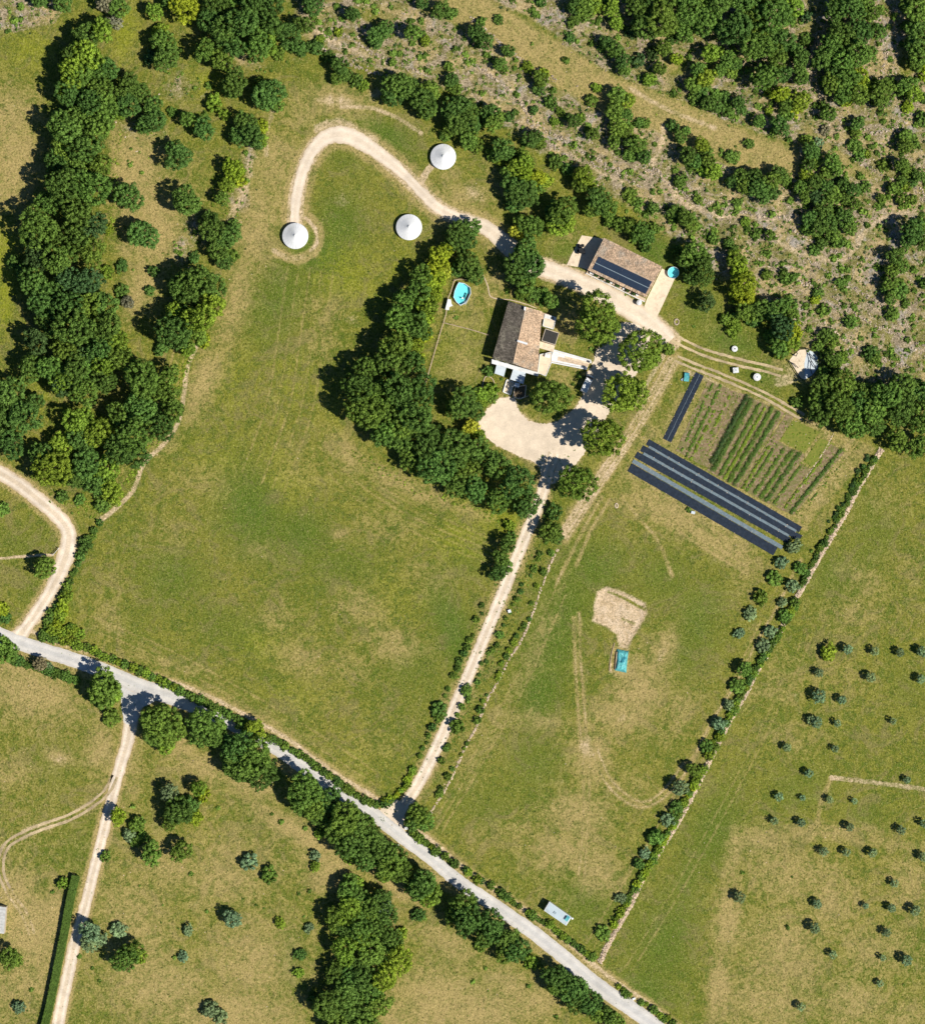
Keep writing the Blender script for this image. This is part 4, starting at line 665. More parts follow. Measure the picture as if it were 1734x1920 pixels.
OL = [(1678,1657,7),(1389,1684,9.5),(1534,1696,8),(1624,1699,5.5),(1672,1704,8),(1717,1708,9),(1529,1741,9.5),(1663,1750,8),(1563,1791,7),(1656,1797,5.5),(1702,1801,9.5),(1651,1845,6),(1503,1889,7)]
cluster('in the dry lower orchard', [(a-2, b-1, c*1.0, 'g') for a, b, c in OL], 'olive_tree'); cluster('in the dry lower orchard', [(1392,1636,4,'l'),(1484,1644,4,'l'),(1476,1739,4.5,'l'),(1693,1846,3.5,'k')])

# ------------------------------------------------------------------ hedges: one thing each, its bushes are parts
def hedge(name, label, pts, sp, r, tone, jr=.25, jx=1.5, gap=0, hz=1.0):
    sl = smooth_line(pts, 2.0); root = thing(name, label, 'hedge', PX(*sl[0]), None); d = 0; last = sl[0]; L = root.location
    nxt = 0
    for q in sl:
        d += math.hypot(q[0]-last[0], q[1]-last[1]); last = q
        if d >= nxt:
            nxt = d + sp*random.uniform(.8, 1.25)
            if random.random() < gap: continue
            k = r*S*random.uniform(1 - jr, 1 + jr); p = PX(q[0] + random.uniform(-jx, jx), q[1] + random.uniform(-jx, jx))
            b = link('bush', random.choice(BUSH), root); b.location = (p[0] - L.x, p[1] - L.y, -.03); b.scale = (k, k, k*hz*random.uniform(.9, 1.15)); b.rotation_euler.z = random.uniform(0, 6.28)
            colour(b, random.choice(tone) if len(tone) > 1 else tone)
hedge('hedge', 'clipped row of green bushes along the road above the junction', [(82,1195),(110,1200),(140,1207),(175,1220),(215,1237),(262,1257),(320,1285),(365,1307),(400,1325),(430,1340)], 11.5, 7.6, 'ml', .16, 1.0)
hedge('hedge', 'row of green bushes along the road down to the driveway mouth', [(432,1342),(460,1356),(500,1380),(535,1398),(570,1420),(600,1440),(630,1462),(665,1488),(690,1503),(715,1508),(735,1500)], 12, 7.2, 'mdm', .18, 1.0)
hedge('hedge', 'sparse low hedge between the road and the pasture with the mobile home', [(778,1565),(810,1590),(860,1622),(905,1652),(945,1678),(990,1712),(1030,1735),(1070,1765),(1112,1798)], 10, 6, 'mld', .4, 2, .1)
hedge('hedge', 'low straggling bushes along the road at the bottom right', [(1150,1845),(1185,1868),(1225,1893),(1265,1920)], 9, 5.5, 'lmy', .4, 3, .1)
hedge('hedge', 'dark bushy hedge on the right side of the farm road', [(188,982),(172,1005),(150,1045),(136,1085),(118,1120),(100,1150),(82,1185)], 9, 6, 'dmd', .3, 3, .05)
hedge('hedge', 'bright green hedge filling the corner by the farm road', [(126,1110),(120,1140),(112,1160),(100,1180),(118,1186),(135,1178),(148,1192)], 8, 8, 'ly', .3, 5)
hedge('hedge', 'ragged dark bushes on the meadow side of the driveway', [(905,1135),(897,1160),(888,1185),(877,1205),(862,1245),(848,1280),(828,1315),(815,1355),(800,1390),(782,1430),(768,1460)], 13, 4.6, 'ddm', .45, 3, .12)
hedge('hedge', 'bright grassy bushes in the meadow corner by the driveway mouth', [(775,1440),(765,1465),(750,1485),(735,1498),(718,1504)], 7, 5.5, 'ly', .3, 2)
hedge('hedge', 'scattered bushes on the pasture side of the driveway', [(1025,1020),(1010,1045),(998,1070),(985,1090),(972,1115),(960,1140),(945,1165),(935,1200),(912,1235),(895,1275),(873,1310),(855,1355),(840,1395),(815,1440)], 15, 4.8, 'dmm', .4, 4, .15)
hedge('hedge', 'bushes growing along the broken stone line in the pasture', [(1040,1030),(1020,1060),(1000,1120),(985,1170),(965,1200),(940,1250),(920,1290),(905,1320),(890,1360),(870,1400),(845,1450),(815,1505)], 12, 4.6, 'mdl', .45, 4, .2)
hedge('hedge', 'bushes along the upper part of the east stone wall', [(1640,860),(1620,890),(1595,930),(1575,965),(1555,1000),(1530,1040),(1512,1075),(1500,1105)], 6.5, 4.6, 'dm', .35, 2.5)
hedge('hedge', 'bright bushes along the middle of the east stone wall', [(1488,1140),(1470,1170),(1452,1200),(1430,1235),(1405,1275),(1385,1310),(1362,1350),(1345,1380),(1325,1420)], 6.5, 5.4, 'lmd', .3, 2.5)
hedge('hedge', 'bright bushes along the lower east stone wall', [(1318,1440),(1298,1475),(1280,1510),(1262,1545),(1240,1580),(1215,1625),(1190,1665),(1165,1705),(1145,1740)], 6.5, 5.6, 'lym', .35, 2.5)
hedge('hedge', 'dark low hedge below the road at the far left', [(28,1236),(50,1245),(66,1250),(96,1258),(120,1266),(148,1276)], 7, 7, 'dm', .25, 2)
hedge('hedge', 'loose row of dark vines beside the kitchen garden', [(1628,858),(1612,880),(1598,905),(1590,930),(1570,960),(1550,985)], 9, 4, 'dk', .3, 3)
# the clipped box hedge along the lane
def box_hedge():
    top = [(143,1642),(136,1670),(128,1710),(121,1750),(113,1790),(104,1835),(95,1880),(84,1925),(72,1975)]; sl = smooth_line(top, 2.0)
    root = thing('clipped_hedge', 'long clipped dark green box hedge beside the lane', 'hedge', PX(*sl[0])); L = root.location
    r = np.random.default_rng(5); c = []; n = []
    for (x0, y0), (x1, y1) in zip(sl[:-1], sl[1:]):
        dx, dy = x1-x0, y1-y0; l_ = math.hypot(dx, dy)
        for k in range(120):
            u = r.uniform(-1, 1); z = r.uniform(.1, 1.8) if r.random() < .45 else 1.8; 
            if z < 1.78: u = math.copysign(1, u)
            q = r.random(); p = PX(x0 + dx*q + dy/l_*u*7.2, y0 + dy*q - dx/l_*u*7.2, z)
            c.append((p[0] - L.x + r.normal()*.07, p[1] - L.y + r.normal()*.07, z + r.normal()*.06)); n.append((u*(z < 1.78)*1.2, 0, 1.0 if z > 1.78 else .2))
    c = np.array(c); n = np.array(n) + r.normal(size=c.shape)*.35; n /= np.linalg.norm(n, axis=1)[:, None]
    q, f, a = leaves(c, n, np.full(len(c), .15), r.uniform(.2, .7, len(c)))
    o = link('foliage', mesh_np('foliage', q, f, M['leaf'], {'v': a}), root); o.color = (.11, .18, .03, 1)
    mb = MB()
    for (x0, y0), (x1, y1) in zip(sl[:-1:4], sl[4::4]):
        d = math.hypot(x1-x0, y1-y0); w_ = 6.2; nx_, ny_ = (y1-y0)/d*w_, -(x1-x0)/d*w_
        mb.prism([PX(x0+nx_, y0+ny_)[:2], PX(x1+nx_, y1+ny_)[:2], PX(x1-nx_, y1-ny_)[:2], PX(x0-nx_, y0-ny_)[:2]], -.03, 1.62)
    part('branches', mb, M['hedge_core'], root)
t = NT('hedge_core'); M['hedge_core'] = t.bsdf((.03, .045, .015), .9)
box_hedge()

# ------------------------------------------------------------------ ground plants nobody could count
def scatter_stuff(name, label, pts, size, tone, per=12, seed=0):
    r = np.random.default_rng(seed); n = len(pts); P = np.array([PX(x, y) for x, y in pts]); P[:, 2] = [ground_z(x, y) for x, y in pts]
    s_ = size*r.uniform(.5, 1.6, n); d = r.normal(size=(n, per, 3)); d[..., 2] = np.abs(d[..., 2]); d /= np.linalg.norm(d, axis=2)[..., None]
    c = P[:, None] + d*s_[:, None, None]*r.uniform(.4, 1, (n, per, 1))*np.array([1, 1, .8])
    nr = d + r.normal(size=d.shape)*.4; nr /= np.linalg.norm(nr, axis=2)[..., None]
    q, f, a = leaves(c.reshape(-1, 3), nr.reshape(-1, 3), np.repeat(s_*.42, per), np.clip(np.repeat(r.uniform(.1, .9, n), per) + r.uniform(-.1, .1, n*per), 0, 1))
    o = link(name, mesh_np(name, q, f, M['leaf'], {'v': a}), kind='stuff'); o.color = (*TONES[tone], 1); tag(o, label, 'plants'); return o
def where(n, fn, seed):
    r = random.Random(seed); out = []
    while len(out) < n:
        x, y = r.uniform(-20, 1754), r.uniform(-20, 1940)
        if r.random() < fn(x, y): out.append((x, y))
    return out
def clear(x, y): return sample('bare', x, y) < .45
rockp = lambda x, y: sample('rock', x, y)*(1 if clear(x, y) else .2)
scatter_stuff('scrub_plants', 'low dark scrub dotted over the rocky slope', where(2900, rockp, 1), .46, 'm', 16, 1)
scatter_stuff('scrub_plants', 'small pale green herbs between the rocks of the slope', where(1900, rockp, 2), .30, 'l', 10, 2)
scatter_stuff('scrub_bushes', 'knee-high bushes dotted over the rocky slope', where(620, rockp, 22), .85, 'm', 44, 22)
scatter_stuff('scrub_plants', 'scattered blackish juniper tufts on the slope', where(800, rockp, 6), .42, 'k', 14, 6)
drp = lambda x, y: (.12 + .5*sample('dry', x, y))*(1 if clear(x, y) else 0)*(0 if 1260 < x < 1650 and 700 < y < 990 else 1)
scatter_stuff('meadow_tufts', 'coarse grass tufts scattered through the meadows', where(5200, drp, 3), .17, 'm', 8, 3)
scatter_stuff('dry_tufts', 'pale straw tufts scattered through the meadows', where(5200, lambda x, y: .25 + .4*sample('dry', x, y) if clear(x, y) and not (1260 < x < 1650 and 700 < y < 990) else 0, 33), .16, 's', 7, 33)
def _nl(): pass
def near_line(pts, wd, n, seed):
    sl = smooth_line(pts, 2); r = random.Random(seed); return [(q[0] + r.gauss(0, wd), q[1] + r.gauss(0, wd)) for q in (r.choice(sl) for _ in range(n))]
scatter_stuff('bank_plants', 'rough weeds on the banks beside the driveway', near_line(off(DRIVE, -26)[8:], 11, 500, 4) + near_line(off(DRIVE, 17), 4, 260, 5), .28, 'm', 10, 7)
scatter_stuff('wood_edge_plants', 'undergrowth along the feet of the woods', near_line([(225,240),(215,330),(212,430)], 5, 90, 6) + near_line([(360,655),(340,720),(325,790),(270,850),(240,910)], 5, 240, 7) + near_line([(660,850),(760,905),(860,945),(960,985)], 5, 120, 8) + near_line([(430,300),(415,380)], 14, 90, 9) + near_line([(110,925),(180,960)], 10, 90, 10), .34, 'l', 12, 8)
mb = MB()
for x, y in where(2400, rockp, 4): mb.rock((*PX(x, y)[:2], ground_z(x, y)), random.choice((.08, .11, .15, .22, .36)))
for LP in ([(640,60),(720,110),(800,140)], [(860,100),(930,150),(975,190),(1000,240),(1060,290),(1140,320),(1200,350)], [(1000,230),(1050,260),(1120,300),(1180,330)], [(880,30),(960,100),(1040,150)], [(1280,360),(1400,400),(1480,410)], [(1500,480),(1600,540),(1700,600)], [(1560,560),(1640,610),(1734,650)], [(1480,430),(1560,470),(1640,490)],
           [(1600,300),(1680,340),(1734,360)], [(1200,310),(1300,370),(1380,395)], [(600,90),(680,130),(760,150)], [(1540,600),(1600,650),(1700,690)], [(1400,470),(1480,520),(1540,540)], [(1120,250),(1200,300),(1260,340)], [(1640,40),(1660,100),(1650,150)], [(1560,220),(1640,250),(1700,230)]):
    for x, y in near_line(LP, 2.2, int(len(smooth_line(LP, 2))*1.6), len(LP) + int(LP[0][0])): mb.rock((*PX(x, y)[:2], ground_z(x, y)), random.choice((.14, .2, .3, .42)), .7)
o = mb.build('loose_rocks', M['rubble'], kind='stuff'); tag(o, 'loose grey limestone rubble strewn over the slope', 'rocks')
mb = MB()
for x, y in where(700, lambda x, y: .3*(sample('dry', x, y) > .3) + .02, 5) + near_line([(1280,695),(1330,712),(1385,742)], 4, 60, 11) + near_line([(1420,745),(1450,760),(1478,755)], 5, 40, 12) + near_line([(1262,690),(1200,790),(1130,900),(1060,1000)], 7, 160, 13) + near_line([(440,400),(455,360)], 8, 60, 14):
    mb.rock((*PX(x, y)[:2], ground_z(x, y)), random.choice((.06, .09, .14, .2)))
o = mb.build('field_stones', M['stone'], kind='stuff'); tag(o, 'small pale stones lying about in the meadows and on the banks', 'rocks')

# ------------------------------------------------------------------ stone walls
def stone_wall(label, pts, wd, h, seed, n_per_m=7, ragged=.15, mat='stone'):
    sl = smooth_line(pts, 2.2); root = thing('stone_wall', label, 'wall', PX(*sl[0])); random.seed(seed); mb = MB(); L = root.location
    for (x0, y0), (x1, y1) in zip(sl[:-1], sl[1:]):
        dx, dy = x1-x0, y1-y0; l_ = math.hypot(dx, dy)
        if random.random() < ragged*.3: continue
        for k in range(int(n_per_m)):
            u = random.uniform(-1, 1)*wd/2*random.uniform(.7, 1.1); q = random.random(); hh = h*random.uniform(.2, 1.0)*(1 - .4*abs(u)/(wd/2))
            p = PX(x0+dx*q+dy/l_*u, y0+dy*q-dx/l_*u); mb.rock((p[0]-L.x, p[1]-L.y, -.05 + hh*.4), random.uniform(.16, .34), max(.5, hh))
    me = mb.mesh('stones', M[mat]); o = link('stones', me, root, 'stuff')
WALL = [(1652,842),(1632,875),(1608,915),(1585,960),(1560,1003),(1535,1045),(1510,1090),(1487,1130),(1466,1175),(1445,1212),(1420,1255),(1397,1300),(1373,1340),(1352,1380),(1330,1425),(1305,1475),(1285,1515),(1262,1555),(1235,1597),(1208,1640),(1185,1690),(1160,1735),(1140,1770),(1124,1805)]
stone_wall('long pale dry stone wall between the pasture and the orchard', WALL, 9.5, .9, 1, 15)
stone_wall('low broken stone line between the driveway bank and the pasture', [(1045,1030),(1030,1062),(1012,1110),(995,1160),(975,1205),(955,1235),(935,1275),(912,1315),(895,1360),(875,1395),(855,1440),(835,1480),(810,1520),(792,1552)], 4, .45, 2, 3, .8)
stone_wall('low stone edging between the kitchen garden plots', [(1562,812),(1545,845),(1515,890),(1500,915)], 2.2, .15, 3, 2, .3)

# ------------------------------------------------------------------ tiled roofs
def tiles(mb, A_, B_, D_, rows, cols, th=.07):
    """half-round tiles laid over the slope A (low left), B (low right), D (high left)"""
    A_, B_, D_ = Vector(A_), Vector(B_), Vector(D_); u = (B_ - A_)/cols; v_ = (D_ - A_)/rows; n = (B_-A_).cross(D_-A_).normalized()
    if n.z < 0: n = -n
    for j in range(rows):
        for i in range(cols):
            o = A_ + u*i + v_*j + n*random.uniform(0, .025); a = random.random(); s1 = u*.06; e = v_*1.12
            p = [o + s1, o + u*.28 + n*th, o + u*.72 + n*th, o + u - s1]; q = [x + e - n*.02 for x in p]
            mb.add([x + n*.035 for x in p] + [x + n*.0 for x in q], [(0, 1, 5, 4), (1, 2, 6, 5), (2, 3, 7, 6), (0, 3, 2, 1)], a)
def P3(px, py, z): return Vector(PX(px, py, z))
def slab(mb, quad, th=.12, a=.5):
    """thin sheet of real thickness under four 3-D corners"""
    q = [Vector(p) for p in quad]; d = Vector((0, 0, -th)); mb.add(q + [p + d for p in q], [(0, 1, 2, 3), (7, 6, 5, 4), (0, 4, 5, 1), (1, 5, 6, 2), (2, 6, 7, 3), (3, 7, 4, 0)], a)
def fixn(o):
    import bmesh
    b = bmesh.new(); b.from_mesh(o.data); bmesh.ops.recalc_face_normals(b, faces=b.faces); b.to_mesh(o.data); b.free(); return o
def window(root, c, sx, sz, rz, frame='white'):
    """frame with a pane, set on a wall; c is the sill centre"""
    mb = MB(); mb.box(c, sx, .08, sz, rz); f = part('window', mb, M[frame], root)
    mb = MB(); mb.box((c[0] + .03*math.sin(rz), c[1] - .03*math.cos(rz), c[2] + .08), sx - .16, .08, sz - .16, rz); subpart('pane', mb, M['glass'], f)

# --- the farmhouse
hN, hS = (953.5, 564.5), (923, 672)          # west eave
rN, rS = (985.5, 575), (962, 682)           # ridge
eN, eS = (1016, 584), (1007, 698)           # east eave
house = thing('farmhouse', 'farmhouse with dark west roof slope and pale east roof slope', 'house', PX(965, 630))
zE, zR = 4.3, 6.4
mb = MB(); ins = [PX(956, 567.5, zE)[:2], PX(926.5, 670, zE)[:2], PX(1004, 695, zE)[:2], PX(1013, 586, zE)[:2]]; mb.prism(ins, -.05, zE); part('wall', mb, M['creamwall'], house)
mb = MB()   # gables
for a, b, c in (((956,567.5),(1013,586),(985.5,577)), ((926.5,670),(1004,695),(962,681))):
    p, q, r_ = P3(*a, zE), P3(*b, zE), P3(*c, zR - .15); mb.add([p, q, r_], [(0, 1, 2)])
part('gable', mb, M['creamwall'], house)
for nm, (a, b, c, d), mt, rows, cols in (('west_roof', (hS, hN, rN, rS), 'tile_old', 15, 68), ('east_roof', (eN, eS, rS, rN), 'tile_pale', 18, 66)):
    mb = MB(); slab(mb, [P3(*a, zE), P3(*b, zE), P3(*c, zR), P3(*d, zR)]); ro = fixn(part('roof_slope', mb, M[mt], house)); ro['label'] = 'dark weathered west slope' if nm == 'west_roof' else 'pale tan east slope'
    mb = MB(); A3, B3, C3, D3 = P3(*a, zE), P3(*b, zE), P3(*c, zR), P3(*d, zR)
    for j in range(rows):      # courses follow the tapering slope
        f0, f1 = j/rows, (j+1)/rows; p, q = A3.lerp(D3, f0), B3.lerp(C3, f0); p1 = A3.lerp(D3, f1)
        tiles(mb, p, q, p + (p1 - p), 1, cols)
    to = subpart('roof_tiles', mb, M[mt], ro, 'stuff')
mb = MB(); mb.tube([P3(*rN, zR + .05), P3(*rS, zR + .05)], .14, 8); part('ridge_tiles', mb, M['tile_pale'], house)
mb = MB(); mb.prism([PX(x, y, 6.9)[:2] for x, y in ((970,637),(989,643),(988,646.5),(969,640.5))], 5.4, 6.95); part('fire_wall', mb, M['white'], house)
mb = MB(); mb.prism([PX(x, y, 6.9)[:2] for x, y in ((982.5,575),(986,576),(985,582.5),(982,581.5))], 5.6, 7.1); part('chimney', mb, M['white'], house)
mb = MB(); slab(mb, [P3(922,673.5,3.4), P3(921.5,681.5,3.0), P3(1009,705.5,3.0), P3(1009,698.5,3.4)], .3); fixn(part('porch_roof', mb, M['white'], house))
hr = math.atan2(-(eN[1]-hN[1]), eN[0]-hN[0])
for fx, fy in ((932,676.5),(951,682),(978,690.5),(996,696)):
    window(house, (*PX(fx, fy)[:2], 1.0), .9, 1.2, math.atan2(-25, 78))
window(house, (*PX(943, 614.5)[:2], 1.2), .9, 1.3, math.atan2(-(672-564), 923-953)); window(house, (*PX(934.5, 645)[:2], 1.2), .9, 1.3, math.atan2(-(672-564), 923-953))
mb = MB(); mb.box((*PX(965, 686)[:2], 0), 1.0, .1, 2.1, math.atan2(-25, 78)); dr = part('door', mb, M['wood'], house)
mb = MB(); mb.box((*PX(967, 688)[:2], 1.0), .06, .08, .14, 0); subpart('handle', mb, M['metal'], dr)
mb = MB(); mb.prism([PX(x, y, 3.4)[:2] for x, y in ((1016,585),(1030,589.5),(1028,600),(1013,597))], -.05, 2.6)
part('lean_to', mb, M['tile_pale'], house)
# flat roofed annex blocks on the east side
def block(name, label, cat, quad, z, mat, parapet='white', pw=.18):
    root = thing(name, label, cat, PX(*quad[0])); pl = [PX(x, y, z)[:2] for x, y in quad]
    mb = MB(); mb.prism(pl, -.05, z - .12); part('wall', mb, M['creamwall'], root)
    cx, cy = sum(p[0] for p in pl)/len(pl), sum(p[1] for p in pl)/len(pl)
    mb = MB(); mb.prism([(cx + (x-cx)*.94, cy + (y-cy)*.94) for x, y in pl], z - .12, z); part('roof', mb, M[mat], root)
    if parapet:
        mb = MB()
        for p, q in zip(pl, pl[1:] + pl[:1]):
            p, q = Vector(p), Vector(q); d = (q - p).normalized(); n = Vector((-d.y, d.x))*pw/2; q = q - d*pw*.5
            mb.prism([tuple(p + n), tuple(q + n), tuple(q - n), tuple(p - n)], z - .119, z + .13)
        part('parapet', mb, M[parapet], root)
    return root
a1 = block('annex', 'small flat roofed cream annex with round dark flue beside the house', 'building', [(1021.5,589),(1042.5,595.5),(1037,617),(1017.5,611)], 2.7, 'cream')
mb = MB(); mb.cyl((*PX(1035.5,597,2.9)[:2], 2.6), .32, .32, .5, 14); part('flue', mb, M['dark'], a1)
mb = MB(); mb.prism([PX(x, y, 2.8)[:2] for x, y in ((1022.5,590.5),(1041,596),(1039.5,601),(1021,596))], 2.6, 2.75); part('skylight', mb, M['white'], a1)
block('annex', 'square annex with charcoal felt roof between house and lawn', 'building', [(1022.5,616.5),(1047.5,624.5),(1040.5,646.5),(1015.5,638.5)], 3.0, 'charcoal', 'creamwall', .14)
b3 = block('terrace', 'raised cream terrace below the charcoal roofed annex', 'terrace', [(1006,638),(1040.5,648),(1037,660),(1003,650)], 1.2, 'cream', None)
b4 = block('terrace', 'raised cream terrace at the house south east corner', 'terrace', [(1012,665),(1034,660),(1034,678),(1023,705),(1008,699)], 1.0, 'cream', 'white')
def small_box(name, label, cat, x, y, sx, sy, h, rz, mat, z0=-.02, lid=None):
    root = thing(name, label, cat, PX(x, y)); p = PX(x, y, z0 + h); mb = MB(); mb.box((p[0], p[1], z0), sx, sy, h*.82, rz); part('body', mb, M[mat], root)
    mb = MB(); mb.box((p[0], p[1], z0 + h*.82), sx*1.08, sy*1.08, h*.18, rz); part('lid', mb, M[lid or mat], root); return root
def table(label, x, y, sx, sy, rz, z0, mat='white'):
    root = thing('table', label, 'table', PX(x, y, z0)); mb = MB(); mb.box((*PX(x, y)[:2], z0 + .7), sx, sy, .06, rz); part('table_top', mb, M[mat], root)
    for i in (-1, 1):
        for j in (-1, 1):
            c, s_ = math.cos(rz), math.sin(rz); u, v_ = i*sx*.42, j*sy*.42; mb = MB(); mb.cyl((PX(x, y)[0] + u*c - v_*s_, PX(x, y)[1] + u*s_ + v_*c, z0), .035, .035, .7, 6); part('leg', mb, M[mat], root)
table('square white table on the terrace at the house corner', 1026, 667.5, 1.5, 1.1, -.25, 1.0)
def awning(label, quad, zh, zl, mat, posts=True):
    root = thing('awning', label, 'awning', PX(*quad[0])); c = [P3(*quad[0], zh), P3(*quad[1], zh), P3(*quad[2], zl), P3(*quad[3], zl)]
    mb = MB(); slab(mb, c, .06); fixn(part('canopy', mb, M[mat], root))
    for p in c[2:] + c[:2]:
        mb = MB(); mb.cyl((p.x*.9995, p.y*.9995, -.03), .05, .05, p.z - .04, 6); part('post', mb, M['white'], root)
awning('square pale awning at the house south west corner', [(931,683),(949,689),(944.5,706),(927,700)], 2.5, 2.4, 'bluewhite')
awning('largest pale blue awning over the house entrance', [(963,689),(986,697),(981,720),(956,711)], 2.75, 2.55, 'bluewhite')
awning('tiny white awning below the large pale blue one', [(965.5,717),(975,719),(972,727),(963,724)], 2.2, 2.1, 'white')
def terrace(name, label, quad, z, mat, edge='white'):
    root = thing(name, label, 'terrace', PX(*quad[0])); pl = [PX(x, y, z)[:2] for x, y in quad]; mb = MB(); mb.prism(pl, -.05, z); part('floor', mb, M[mat], root)
    for p, q in zip(pl, pl[1:] + pl[:1]):
        p, q = Vector(p), Vector(q); d = (q-p).normalized(); n = Vector((-d.y, d.x))*.12; mb = MB(); q = q - d*.13
        mb.prism([tuple(p+n), tuple(q+n), tuple(q-n), tuple(p-n)], -.05, z + .22); part('kerb', mb, M[edge], root)
    return root
terrace('terrace', 'cream paved steps below the house entrance', [(950,712),(963,716),(957,740),(943,735)], .25, 'cream')
terrace('deck', 'curved brown wooden deck beside the entrance steps', [(965,726),(986,722),(984,744),(974,748),(962,744)], .2, 'wood', 'cream')
# planted beds and garden edging lines
def low_edge(label, pts, w_, h, mat, name='garden_edging'):
    sl = smooth_line(pts, 3); root = thing(name, label, 'edging', PX(*sl[0])); mb = MB()
    for (x0, y0), (x1, y1) in zip(sl[:-1], sl[1:]):
        d = math.hypot(x1-x0, y1-y0)+1e-6; a, b = (y1-y0)/d*w_, -(x1-x0)/d*w_
        mb.prism([PX(x0+a, y0+b)[:2], PX(x1+a, y1+b)[:2], PX(x1-a, y1-b)[:2], PX(x0-a, y0-b)[:2]], -.04, h*random.uniform(.9, 1.1))
    part('kerb', mb, M[mat], root)
low_edge('white looped kerb beside the lawn bank', [(903,728),(908,710),(912,706),(922,709),(928,722),(932,741)], .7, .3, 'stone')
low_edge('pale kerb round the foot of the round garden tree', [(963,740),(978,746),(990,742)], .6, .2, 'stone')
low_edge('pale garden path edge from the pool to the house', [(905,515),(914,535),(919,555),(934,561)], .9, .06, 'stone')
low_edge('pale edge along the house north side', [(936,561),(955,562),(985,570),(1006,578)], .8, .05, 'stone')
# the terrace walk
root = thing('covered_walk', 'long whitewashed walk leading from the house to the drive', 'walkway', PX(1037, 660))
mb = MB(); mb.prism([PX(x, y)[:2] for x, y in ((1037,657),(1108,676),(1099,692),(1032,678))], -.05, .14); part('floor', mb, M['cream'], root)
for a, b in (((1037,656),(1108,676)), ((1032,679),(1099,692))):
    mb = MB(); p, q = PX(*a, .9), PX(*b, .9); n = 1.1
    d = Vector((q[0]-p[0], q[1]-p[1])).normalized(); nn = Vector((-d.y, d.x))*.17
    mb.prism([(p[0]+nn.x, p[1]+nn.y), (q[0]+nn.x, q[1]+nn.y), (q[0]-nn.x, q[1]-nn.y), (p[0]-nn.x, p[1]-nn.y)], -.05, .9); part('side_wall', mb, M['white'], root)
for k in range(6):
    for j in range(5):
        f0, f1 = (k + .01)/6, (k + .99)/6; g0, g1 = .08 + j*.17, .08 + (j + .94)*.17; P_ = lambda f, g: ((1037 + 71*f)*(1-g) + (1032 + 67*f)*g, (656.5 + 19.5*f)*(1-g) + (678.5 + 13.5*f)*g)
        mb = MB(); mb.prism([PX(*P_(f0, g0))[:2], PX(*P_(f1, g0))[:2], PX(*P_(f1, g1))[:2], PX(*P_(f0, g1))[:2]], .14, .17 + .02*random.random()); part('paving_slab', mb, M['stone' if j in (2, 3) and k > 0 else 'cream' if j == 1 and k > 1 else 'white'], root)
small_box('gate_pier', 'white gate pier at the end of the covered walk', 'pier', 1107, 679, .5, .5, 1.4, -.25, 'white')
small_box('gate_pier', 'white gate pier on the driveway side of the walk end', 'pier', 1099, 691, .5, .5, 1.4, -.25, 'white')

# --- vehicles
def van(label, x, y, rz, L, W, H, mat='white'):
    root = thing('van', label, 'van', PX(x, y)); root.rotation_euler.z = 0; p = PX(x, y, H); c, s_ = math.cos(rz), math.sin(rz)
    def pt(u, v_): return (p[0] + u*c - v_*s_, p[1] + u*s_ + v_*c)
    mb = MB(); prof = [(-.5, .35), (-.5, H*.93), (-.46, H), (.22, H), (.28, H*.97), (.40, H*.52), (.49, H*.45), (.5, .35)]
    vs = []; 
    for sgn in (-1, 1):
        for u, z in prof: w_ = W/2*(.93 if z > H*.8 else 1); vs.append((*pt(u*L, sgn*w_), z))
    n = len(prof); mb.add(vs, [tuple(range(n)), tuple(range(2*n-1, n-1, -1))] + [(i, i+n, (i+1) % n + n, (i+1) % n) for i in range(n)]); fixn(part('body', mb, M[mat], root))
    mb = MB(); a, b = .285*L, .395*L; mb.add([(*pt(a, -W*.42), H*.965), (*pt(a, W*.42), H*.965), (*pt(b, W*.45), H*.56), (*pt(b, -W*.45), H*.56)], [(3, 2, 1, 0)]); 
    mb.v = [(vx + .03*c, vy + .03*s_, vz + .03) for vx, vy, vz in mb.v]; fixn(part('windscreen', mb, M['glass'], root))
    for u in (-.32, .34):
        for sgn in (-1, 1):
            q = pt(u*L, sgn*(W/2 - .12)); mb = MB(); d = Vector((-s_, c, 0))*.13*sgn; mb.tube([Vector((q[0], q[1], .33)) - d, Vector((q[0], q[1], .33)) + d], .33, 14); part('wheel', mb, M['dark'], root)
    for sgn in (-1, 1):
        mb = MB(); mb.box((*pt(.488*L, sgn*W*.36), H*.30), .12, .28, .16, rz); part('headlight', mb, M['metal'], root)
        mb = MB(); mb.box((*pt(.33*L, sgn*(W/2 + .08)), H*.5), .12, .22, .2, rz); part('mirror', mb, M['dark'], root)
dvx = math.atan2(-(732-704), 1096-1110)
van('white van parked in tree shade beside the walk end', 1101, 719, math.atan2(28, 13), 5.2, 2.0, 2.2)
# --- the barn
B = dict(TL=(1132,446), TR=(1241,500), BR=(1211,558), BL=(1101,506)); zb, zr = 3.6, 5.0
barn = thing('barn', 'long tiled barn carrying two rows of solar panels', 'building', PX(1170, 500))
mb = MB(); cx, cy = 1171, 502.5; mb.prism([PX(cx + (x-cx)*.965, cy + (y-cy)*.955, zb)[:2] for x, y in B.values()], -.05, zb); part('wall', mb, M['creamwall'], barn)
mL = (1116.5, 476); mR = (1226, 529)
for k, (a, b, c, d) in enumerate(((B['BL'], B['BR'], mR, mL), (B['TR'], B['TL'], mL, mR))):
    A3, B3, C3, D3 = P3(*a, zb), P3(*b, zb), P3(*c, zr), P3(*d, zr); mb = MB(); slab(mb, [A3, B3, C3, D3]); ro = fixn(part('roof_slope', mb, M['tile_pale'], barn))
    mb = MB(); tiles(mb, A3, B3, D3, 13, 72); subpart('roof_tiles', mb, M['tile_pale'], ro, 'stuff')
